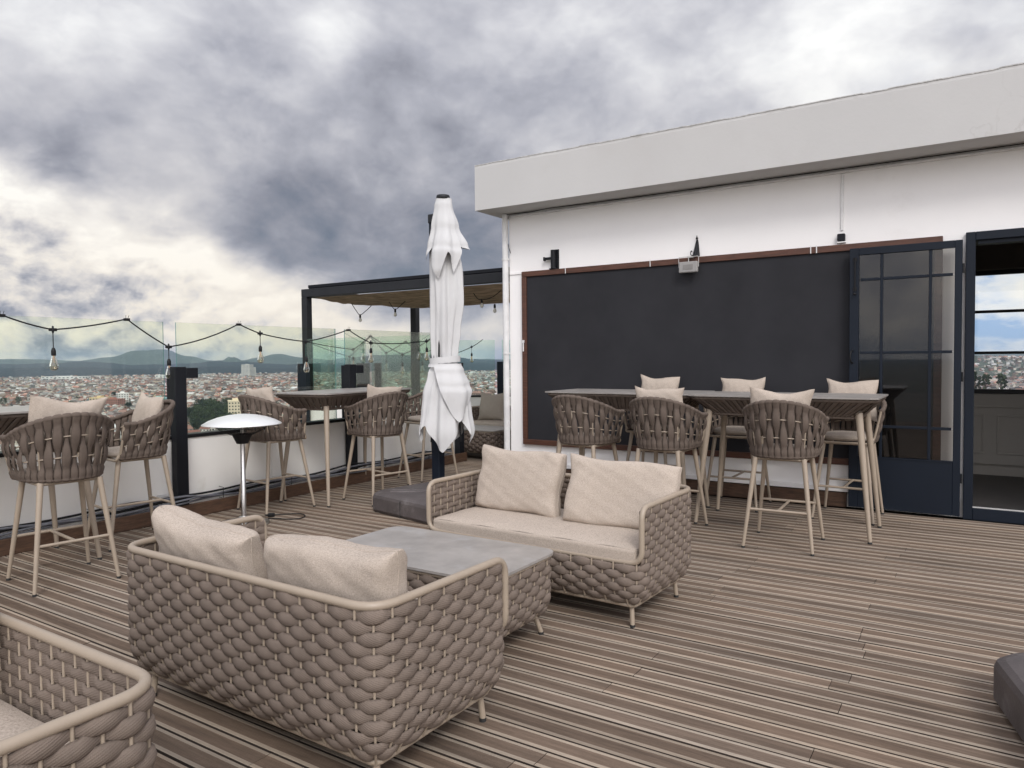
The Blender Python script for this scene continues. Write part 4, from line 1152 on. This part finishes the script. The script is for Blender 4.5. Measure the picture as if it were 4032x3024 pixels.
def umb_base(label, cx_, cy_, rz, s=.52, h=.18):
    t = thing('umbrella_base', label, 'umbrella base', (cx_, cy_, 0), rz, 'umbrella bases')
    def sq(s_, ch): return [(-s_, -s_+ch), (-s_+ch, -s_), (s_-ch, -s_), (s_, -s_+ch), (s_, s_-ch), (s_-ch, s_), (-s_+ch, s_), (-s_, s_-ch)]
    m = MB(); lv = [(s-.02, .09, .0), (s, .10, .03), (s, .10, h-.045), (s-.008, .10, h-.02), (s-.03, .11, h-.004), (s-.06, .12, h)]
    rings = [[(x, y, z) for x, y in fillet_poly(sq(a, c), .03)] for a, c, z in lv]
    n = len(rings[0]); vs = [p for r in rings for p in r]
    m.add(vs, [(i*n+k, i*n+(k+1) % n, (i+1)*n+(k+1) % n, (i+1)*n+k) for i in range(len(rings)-1) for k in range(n)]+[tuple(range((len(rings)-1)*n, len(rings)*n))], 0, False)
    m.build('weight', 'base', t)
    r = MB()
    for k in range(4):
        a = PI/4+PI/2*k; c_, s_ = math.cos(a), math.sin(a)
        for o in (-.05, .05):
            r.tube([(c_*.12-s_*o, s_*.12+c_*o, h+.001), (c_*.50-s_*o, s_*.50+c_*o, h-.0)], .006, 6)
    r.build('moulded_rib', 'base', t)
    g_ = MB(); g_.box(-.003, .003, -s-.002, -s+.01, .01, h-.03); g_.lathe([(0, 0), (.028, 0), (.03, .004), (.02, .006), (0, .004)], 16, 0, (0, 0, 0))
    o = g_.build('seam', 'cap', t)
    return t
def fillet_poly(p, r):
    return [(v.x, v.y) for v in fillet([(x, y, 0) for x, y in p], r, 3, True)]
umb_base('dark square plastic umbrella base behind the left arm of the sofa', -4.13, 5.27, R_(-12))
umb_base('grey brown plastic umbrella base cut off at the lower right of the picture', .73, 3.09, R_(14), .58, .2)

# ---------------------------------------------------------------- far landscape
GZ = -95.0
def azdir(az): a = math.radians(az); return math.sin(a), math.cos(a)
def ground():
    m = MB()
    m.grid(80, 80, lambda u, v: ((u-.5)*44000, (v-.5)*44000, GZ+ (95-38)*math.exp(-((((u-.5)*44000+10)/260)**2+(((v-.5)*44000-980)/330)**2))), 0, True)
    gm = mat('plain', (.075, .085, .06), .95, 0, .45, .0012, 0, dirt=((.17, .145, .12), .004, .45, .62), coords='Object')
    return struct(m.build('ground', gm))
ground()
def knoll():
    m = MB()
    m.grid(40, 40, lambda u, v: (-10+(u-.5)*1300, 980+(v-.5)*1300, GZ-.5+58*math.exp(-(((u-.5)*1300/240)**2+((v-.5)*1300/300)**2))), 0, True)
    struct(m.build('hillside', mat('hillside_scrub', (.06, .075, .04), .95, 0, .4, .02)))
knoll()
def ridge(name, dist, prof, col, depth=2500, seed=0, rough=.06):
    """hill range: prof lists (azimuth, elevation of the crest seen from the terrace)"""
    rr = random.Random(seed); ph = [rr.uniform(0, 6) for _ in range(6)]
    a0, a1 = prof[0][0], prof[-1][0]; n = int((a1-a0)*5)
    def crest(az):
        for (p, e), (q, f) in zip(prof[:-1], prof[1:]):
            if p <= az <= q:
                t_ = (az-p)/(q-p); t_ = t_*t_*(3-2*t_); el = e+(f-e)*t_; break
        el += rough*.35*(math.sin(az*2.9+ph[0])*.5+math.sin(az*7.3+ph[1])*.3+math.sin(az*17+ph[2])*.2)
        return CAMZ+dist*math.tan(math.radians(el))
    m = MB()
    def fn(u, v):
        az = a0+(a1-a0)*u; sx, sy = azdir(az); h = crest(az)-GZ
        d_ = dist+(v-.5)*2*depth
        s_ = max(0, math.cos((v-.5)*PI))**1.1
        z = GZ-1+h*s_*(1+.10*math.sin(az*6+v*9+ph[3])*math.sin(v*14+az*3)*(1-s_))
        return sx*d_, sy*d_, z
    m.grid(n, 17, fn)
    return struct(m.build(name, mat(name+'_surface', col, .95, 0, .35, .002, 0, dirt=(tuple(min(.3, c*2.5+.05) for c in col), .03, .56, .66))))
ridge('far_hills', 14500, [(-80, .2), (-71, .38), (-66.5, .30), (-63.5, .18), (-61.6, .42), (-60, .86), (-58.2, .92), (-56.8, .45), (-55.2, .12), (-53, .12), (-52.2, .28), (-50.6, .58), (-49, .30), (-47, .10), (-40, .1), (-30, .0), (-20, .0), (-10, .1), (0, .22), (4, .1), (12, .2), (20, .1)], (.06, .07, .05), 2600, 3)
ridge('middle_hills', 8800, [(-80, .0), (-70, -.05), (-66, .0), (-63, .12), (-60, -.15), (-57, -.1), (-55, .05), (-53, .0), (-50, -.22), (-48, -.10), (-45, .28), (-43, .45), (-40, .42), (-38, .30), (-35, .0), (-31, -.2), (-26, -.5)], (.012, .017, .022), 1500, 5, .10)
ridge('near_hills', 6600, [(-80, -.35), (-70, -.30), (-64, -.25), (-60, -.42), (-55, -.30), (-50, -.5), (-46, -.38), (-40, -.1), (-36, -.25), (-32, -.45), (-26, -.6)], (.008, .013, .019), 700, 8, .10)
ridge('built_up_hills', 4300, [(-14, -.5), (-8, -.2), (-4, -.06), (-1, -.02), (1.5, -.2), (5, -.15), (10, -.3), (16, -.6)], (.05, .06, .04), 800, 9, .1)
ridge('castle_hill', 12200, [(-55.5, -.6), (-54.6, .02), (-54.0, .30), (-53.6, .36), (-53.1, .12), (-52.4, -.1), (-51.5, -.6)], (.06, .07, .05), 300, 4, .25)

# houses: coloured walls and roofs live in a colour attribute
hm, g_, b_, o_ = material('house_paint')
at_ = g_.n('ShaderNodeAttribute', attribute_name='Col').outputs[0]
hs_ = g_.n('ShaderNodeHueSaturation', inp={'Saturation': .9, 'Value': .78, 'Color': at_})
hm.node_tree.links.new(hs_.outputs[0], b_.inputs['Base Color']); b_.inputs['Roughness'].default_value = .85
WALLS = [(.62, .56, .47), (.70, .67, .62), (.50, .40, .30), (.36, .22, .16), (.55, .50, .44), (.66, .54, .36), (.45, .42, .40), (.30, .17, .13), (.72, .72, .70), (.30, .42, .50)]
ROOFS = [(.24, .10, .07), (.17, .085, .065), (.30, .15, .11), (.28, .26, .25), (.12, .10, .095), (.40, .38, .37), (.20, .12, .10)]
def col_mesh(name, V, F, C):
    me = D.meshes.new(name); me.from_pydata(V, [], F); me.materials.append(hm)
    ca = me.color_attributes.new('Col', 'FLOAT_COLOR', 'CORNER')
    cnt = np.array([len(f) for f in F]); arr = np.ones((cnt.sum(), 4), dtype=np.float32); arr[:, :3] = np.repeat(np.array(C, dtype=np.float32), cnt, axis=0)
    ca.data.foreach_set('color', arr.ravel()); me.update(); return me
def house_geo(w, d, h, roof, wc, rc, rnd=None):
    """returns verts, faces, colours; walls with window bands, gabled or flat roof"""
    V = [(x, y, z) for z in (0, h) for x, y in ((-w/2, -d/2), (w/2, -d/2), (w/2, d/2), (-w/2, d/2))]
    F = [(0, 1, 5, 4), (1, 2, 6, 5), (2, 3, 7, 6), (3, 0, 4, 7)]; C = [wc]*4
    if roof == 'flat':
        F.append((4, 5, 6, 7)); C.append(rc)
    else:
        e = .5; o = len(V); rh = d*.32
        V += [(-w/2-e, -d/2-e, h-.2), (w/2+e, -d/2-e, h-.2), (w/2+e, d/2+e, h-.2), (-w/2-e, d/2+e, h-.2), (-w/2-e, 0, h+rh), (w/2+e, 0, h+rh)]
        F += [(o, o+1, o+5, o+4), (o+2, o+3, o+4, o+5), (o+3, o, o+4), (o+1, o+2, o+5)]; C += [rc, rc, wc, wc]
    return V, F, C
def add_windows(V, F, C, w, d, h, floors, nx, ny):
    wc = (.035, .04, .045)
    for fl in range(floors):
        z0 = h*(fl+.30)/floors; z1 = h*(fl+.72)/floors
        for (n_, L_, s_) in ((nx, w, 0), (ny, d, 1)):
            for k in range(n_):
                a = -L_/2+L_*(k+.25)/n_; b = -L_/2+L_*(k+.72)/n_
                for sg in (-1, 1):
                    o = len(V); e = .06
                    if s_ == 0: y = sg*(d/2+e); V += [(a, y, z0), (b, y, z0), (b, y, z1), (a, y, z1)]
                    else: x = sg*(w/2+e); V += [(x, a, z0), (x, b, z0), (x, b, z1), (x, a, z1)]
                    F.append((o, o+1, o+2, o+3)); C.append(wc)
def city():
    cells = []
    rr = random.Random(21)
    def park(x, y):
        return math.sin(x*.0031+1.3)*math.sin(y*.0027+.4)+.5*math.sin(x*.0083+y*.006) > .95
    def fill(az0, az1, d0, d1, step):
        out = []; d_ = d0
        while d_ < d1:
            az = az0
            da = math.degrees(step*(1+.0*(d_/4000))/d_)
            while az < az1:
                az += da*rr.uniform(.75, 1.35); dd = d_+rr.uniform(-.5, .5)*step
                sx, sy = azdir(az); x, y = sx*dd, sy*dd
                if park(x, y) and rr.random() < .85: continue
                out.append((dd, x, y))
            d_ += step*rr.uniform(.8, 1.1)
        return out
    L = fill(-70, -30, 960, 2300, 16.5)+fill(-70, -30, 2300, 4600, 27)+fill(-70, -30, 4600, 6500, 52)
    Rw = fill(-8, 10, 1350, 3600, 26)
    hillh = [(a, b, c) for a, b, c in fill(-8, 10, 3600, 4600, 34)]
    allp = sorted(L)+[]
    def grove(x, y):
        az = math.degrees(math.atan2(x, y)); dd = math.hypot(x, y)
        return (-57.0 < az < -53.2 and 1040 < dd < 1620)
    allp = [p for p in allp if not grove(p[1], p[2])]
    protos = []
    names = ['rust red', 'dark brown', 'terracotta', 'grey metal', 'charcoal', 'pale grey', 'reddish brown']
    wn = ['cream', 'off-white', 'ochre', 'brick red', 'beige', 'yellow', 'grey', 'dark brick', 'white', 'blue']
    for i in range(28):
        w = rr.uniform(8, 15); d_ = rr.uniform(7, 11); fl = rr.choice((1, 2, 2, 3)); h = fl*3.1
        wi = rr.choices(range(10), [4, 4, 2, 3, 3, 1.2, 2, 2, 3, .3])[0]; ri = rr.randrange(7)
        rf = 'gable' if rr.random() < .72 else 'flat'
        wcol = WALLS[wi]; V, F, C = house_geo(w, d_, h, rf, wcol, ROOFS[ri] if rf == 'gable' else tuple(c*.8 for c in wcol))
        add_windows(V, F, C, w, d_, h, fl, 3, 2)
        fs = {1: 'single-storey', 2: 'two-storey', 3: 'three-storey'}[fl]
        lab = f"{fs} {wn[wi]} house with {names[ri]+' roof' if rf == 'gable' else 'flat roof'} in the city below"
        protos.append((col_mesh('town_house', V, F, C), lab))
    near = [p for p in allp if p[0] < 1330 and (-70 < math.degrees(math.atan2(p[1], p[2])) < -50)]
    rr.shuffle(near); near = sorted(near[:900])[:285]
    near_set = set(near)
    for (dd, x, y) in near:
        me, lab = rr.choice(protos)
        o = D.objects.new('town_house', me); COL.objects.link(o); o.location = (x, y, GZ); o.rotation_euler = (0, 0, rr.choice((0, PI/2))+rr.uniform(-.5, .5)+.3)
        s = rr.uniform(.9, 1.25); o.scale = (s, s, s)
        tag(o, lab, 'house', 'houses of the city below')
    V = []; F = []; C = []
    def put(x, y, z, big):
        w = rr.uniform(7, 15)*big; d_ = rr.uniform(6, 11)*big; fl = rr.choice((1, 2, 2, 3)); h = fl*3.0*(1+.25*(big-1))
        if rr.random() < .035: w *= 2.4; h *= 1.5; 
        wi = rr.choices(range(10), [4, 4, 2, 3, 3, 1, 2, 2, 3, .25])[0]; q_ = rr.choice((.45, .7, 1.0, 1.15)); wcol = tuple(c*q_ for c in WALLS[wi])
        q_ = rr.choice((.4, .7, 1.0, 1.6, 2.2)); rc = tuple(min(.8, c*q_) for c in ROOFS[rr.randrange(7)])
        v, f, c = house_geo(w, d_, h, 'gable' if rr.random() < .68 and w < 22 else 'flat', wcol, rc)
        a = rr.choice((0, PI/2))+rr.uniform(-.5, .5)+.3; ca, sa = math.cos(a), math.sin(a); o = len(V)
        V.extend([(x+p*ca-q*sa, y+p*sa+q*ca, z+r) for p, q, r in v]); F.extend([tuple(i+o for i in ff) for ff in f]); C.extend(c)
    for p in allp:
        if p in near_set: continue
        put(p[1], p[2], GZ-.3, 1.0 if p[0] < 2300 else 1.35)
    for p in Rw:
        if math.hypot(p[1]+10, p[2]-980) < 520: continue
        put(p[1], p[2], GZ-.3, 1.3)
    for dd, x, y in hillh:
        v_ = (dd-4300)/1600+.5; s_ = max(0, math.cos((v_-.5)*PI))**1.1
        put(x, y, GZ+ (CAMZ+4300*math.tan(math.radians(-.15))-GZ)*s_*.97-2, 1.3)
    o = D.objects.new('city_houses', col_mesh('city_houses', V, F, C)); COL.objects.link(o)
    tag(o, 'dense carpet of small houses spreading to the hills', 'houses', None, 'stuff')
    # larger buildings one can pick out
    def block(name, lab, px_, dist, w, d_, h, fl, nx, ny, wcol, rot, z=GZ):
        dd = pdir(px_, 1500); q = dist/math.hypot(dd.x, dd.y)
        t_ = thing(name, lab, 'building', (dd.x*q, dd.y*q, z), rot)
        v, f, c = house_geo(w, d_, h, 'flat', wcol, tuple(a*.8 for a in wcol)); me = col_mesh('wall', v, f, c); o1 = D.objects.new('wall', me); COL.objects.link(o1); o1.parent = t_
        v, f, c = [], [], []; add_windows(v, f, c, w, d_, h, fl, nx, ny); me = col_mesh('windows', v, f, c); o2 = D.objects.new('windows', me); COL.objects.link(o2); o2.parent = t_; o2['kind'] = 'stuff'
        r = MB(); r.box(-w/2-.3, w/2+.3, -d_/2-.3, d_/2+.3, h+.02, h+1.0); r.box(-w*.15, w*.1, -d_*.2, d_*.2, h+1.0, h+4); mt = mat('roof_concrete', tuple(a*.9 for a in wcol), .9); r.build('roof', mt, t_)
    block('office_building', 'cream office block with rows of windows beside the dark grove', 925, 1120, 34, 20, 40, 9, 9, 5, (.72, .62, .45), R_(-35))
    block('long_building', 'long white building with dark windows behind the second stool', 450, 1030, 46, 14, 17, 3, 14, 4, (.80, .80, .80), R_(10))
    block('tower_block', 'pale twin tower block far off under the hills', 975, 4800, 60, 40, 78, 10, 6, 4, (.62, .60, .58), R_(20))
    block('tower_block', 'smaller pale tower block far off beside the twin tower', 992, 4850, 50, 30, 60, 10, 6, 4, (.66, .63, .60), R_(-10))
    block('office_building', 'white six storey building in the middle of the red roofs', 480, 1900, 32, 22, 26, 6, 6, 4, (.75, .74, .72), R_(-20))
    block('office_building', 'pale turquoise block among the roofs above the standing cushion', 625, 1750, 36, 20, 20, 5, 8, 4, (.30, .56, .52), R_(15))
    block('office_building', 'red brick block among the roofs left of the black post', 445, 1750, 42, 20, 20, 5, 9, 4, (.36, .16, .12), R_(15))
    block('office_building', 'pink brick block behind the lounge pillows', 1880, 1500, 60, 22, 28, 6, 12, 4, (.42, .25, .21), R_(-10))
    block('office_building', 'pale yellow hall among the houses in the middle distance', 395, 1850, 34, 30, 20, 3, 5, 4, (.66, .52, .30), R_(30))
    block('long_building', 'long low white hall on the edge of the plain', 700, 4700, 240, 60, 22, 2, 10, 3, (.78, .78, .76), R_(30))
    block('long_building', 'long pale hall in front of the dark ridge', 260, 4900, 280, 60, 20, 2, 10, 3, (.75, .74, .72), R_(20))
city()

def leaf_tree(name, seed, h, r, col, slim=False):
    """tapered trunk with limbs and a crown of many small leaf clumps"""
    rr = random.Random(seed); tr = MB(); th = h*(.35 if not slim else .25)
    tr.tube([(0, 0, -2), (0, 0, th*.6), (rr.uniform(-.4, .4), rr.uniform(-.4, .4), h*.8)], [h*.028, h*.022, h*.008], 7)
    cl = []
    for k in range(9):
        a = rr.uniform(0, 6.28); z = h*rr.uniform(.4, .8); q = Vector((math.cos(a)*r*.6, math.sin(a)*r*.6, z+h*.12))
        tr.tube([(0, 0, z-h*.1), q*.6+Vector((0, 0, z*.38)), q], [h*.012, h*.008, h*.004], 5); cl.append(q)
    cr_ = MB()
    lumps = []
    for k in range(26 if not slim else 16):
        a = rr.uniform(0, 6.28); zf = rr.uniform(.32, 1.0)
        rad = r*math.sqrt(max(.05, 1-((zf-.62)/.42)**2))*rr.uniform(.35, .95)
        lumps.append(Vector((math.cos(a)*rad, math.sin(a)*rad, h*zf)))
    for c in lumps:
        lr = r*rr.uniform(.22, .42)
        for q in range(34):
            d_ = Vector((rr.gauss(0, 1), rr.gauss(0, 1), rr.gauss(0, .8))).normalized()*lr*rr.uniform(.5, 1.05)
            p = c+d_; s_ = h*rr.uniform(.022, .05)
            u = Vector((rr.gauss(0, 1), rr.gauss(0, 1), rr.gauss(0, .6))).normalized(); v_ = u.orthogonal().normalized()
            w_ = u.cross(v_)
            cr_.add([tuple(p+v_*s_), tuple(p+w_*s_), tuple(p-v_*s_), tuple(p-w_*s_*.8)], [(0, 1, 2, 3)])
    return tr.mesh('trunk', 'bark'), cr_.mesh('crown', col)
M['bark'] = mat('bark', (.07, .05, .035), .9)
M['leaf'] = mat('dark_foliage', (.018, .030, .016), .8, 0, .5, .12)
M['leaf2'] = mat('foliage', (.034, .052, .022), .8, 0, .5, .12)
TR = [leaf_tree('tree', k, 18, 6.5+k, 'leaf' if k % 2 == 0 else 'leaf2') for k in range(4)]+[leaf_tree('tree', 9, 20, 2.4, 'leaf', True), leaf_tree('tree', 10, 19, 4.2, 'leaf2', True)]
def plant(x, y, z, k, s, label, group):
    t_ = thing('tree', label, 'tree', (x, y, z), random.uniform(0, 6), group); t_.scale = (s, s, s)
    for me, n_ in zip(TR[k], ('trunk', 'crown')):
        o = D.objects.new(n_, me); COL.objects.link(o); o.parent = t_
rr = random.Random(77)
for i in range(70):
    az = rr.uniform(-56.9, -53.4); dd = 1050+rr.random()*500
    if az < -56.3 and dd > 1350: continue
    sx, sy = azdir(az); k = rr.randrange(4)
    plant(sx*dd, sy*dd, GZ, k, rr.uniform(.85, 1.35), 'dark dense tree in the grove beside the cream office block', 'trees of the grove below')
for i in range(46):
    az = rr.uniform(-68, -33); dd = rr.uniform(1000, 2600); sx, sy = azdir(az)
    plant(sx*dd, sy*dd, GZ, rr.randrange(4), rr.uniform(.6, 1.0), 'green tree standing among the city houses', 'trees among the houses')
def kz(x, y): return GZ+57*math.exp(-(((x+10)/240)**2+((y-980)/300)**2))-1
for px_, dd, k, s in ((3836, 880, 4, 1.45), (3856, 900, 4, 1.1), (3882, 910, 5, 1.2), (3940, 930, 5, 1.15), (3958, 940, 4, 1.0)):
    d_ = pdir(px_, 1500); q = dd/math.hypot(d_.x, d_.y); plant(d_.x*q, d_.y*q, kz(d_.x*q, d_.y*q), k, s, 'tall slender tree on the hillside seen through the far window', 'trees seen through the window')
for px_, dd, s in ((3990, 800, .9), (4025, 820, 1.1), (3815, 800, .55), (3900, 830, .5), (3860, 780, .5), (4060, 800, 1.1)):
    d_ = pdir(px_, 1500); q = dd/math.hypot(d_.x, d_.y); plant(d_.x*q, d_.y*q, kz(d_.x*q, d_.y*q)-2, 1, s, 'round green tree on the hillside seen through the far window', 'trees seen through the window')

# ---------------------------------------------------------------- haze
hz = MB(); hz.box(-20500, 20500, -20500, 20500, GZ-1.5, 262.0)
hmat = D.materials.new('haze'); hmat.use_nodes = True; ht = hmat.node_tree; ht.nodes.clear()
pv = ht.nodes.new('ShaderNodeVolumePrincipled'); ho = ht.nodes.new('ShaderNodeOutputMaterial')
pv.inputs['Color'].default_value = (.55, .76, 1.0, 1); pv.inputs['Density'].default_value = 3.3e-5; pv.inputs['Anisotropy'].default_value = 0.1
ht.links.new(pv.outputs[0], ho.inputs['Volume'])
ho_ = hz.build('haze', hmat); ho_['kind'] = 'stuff'
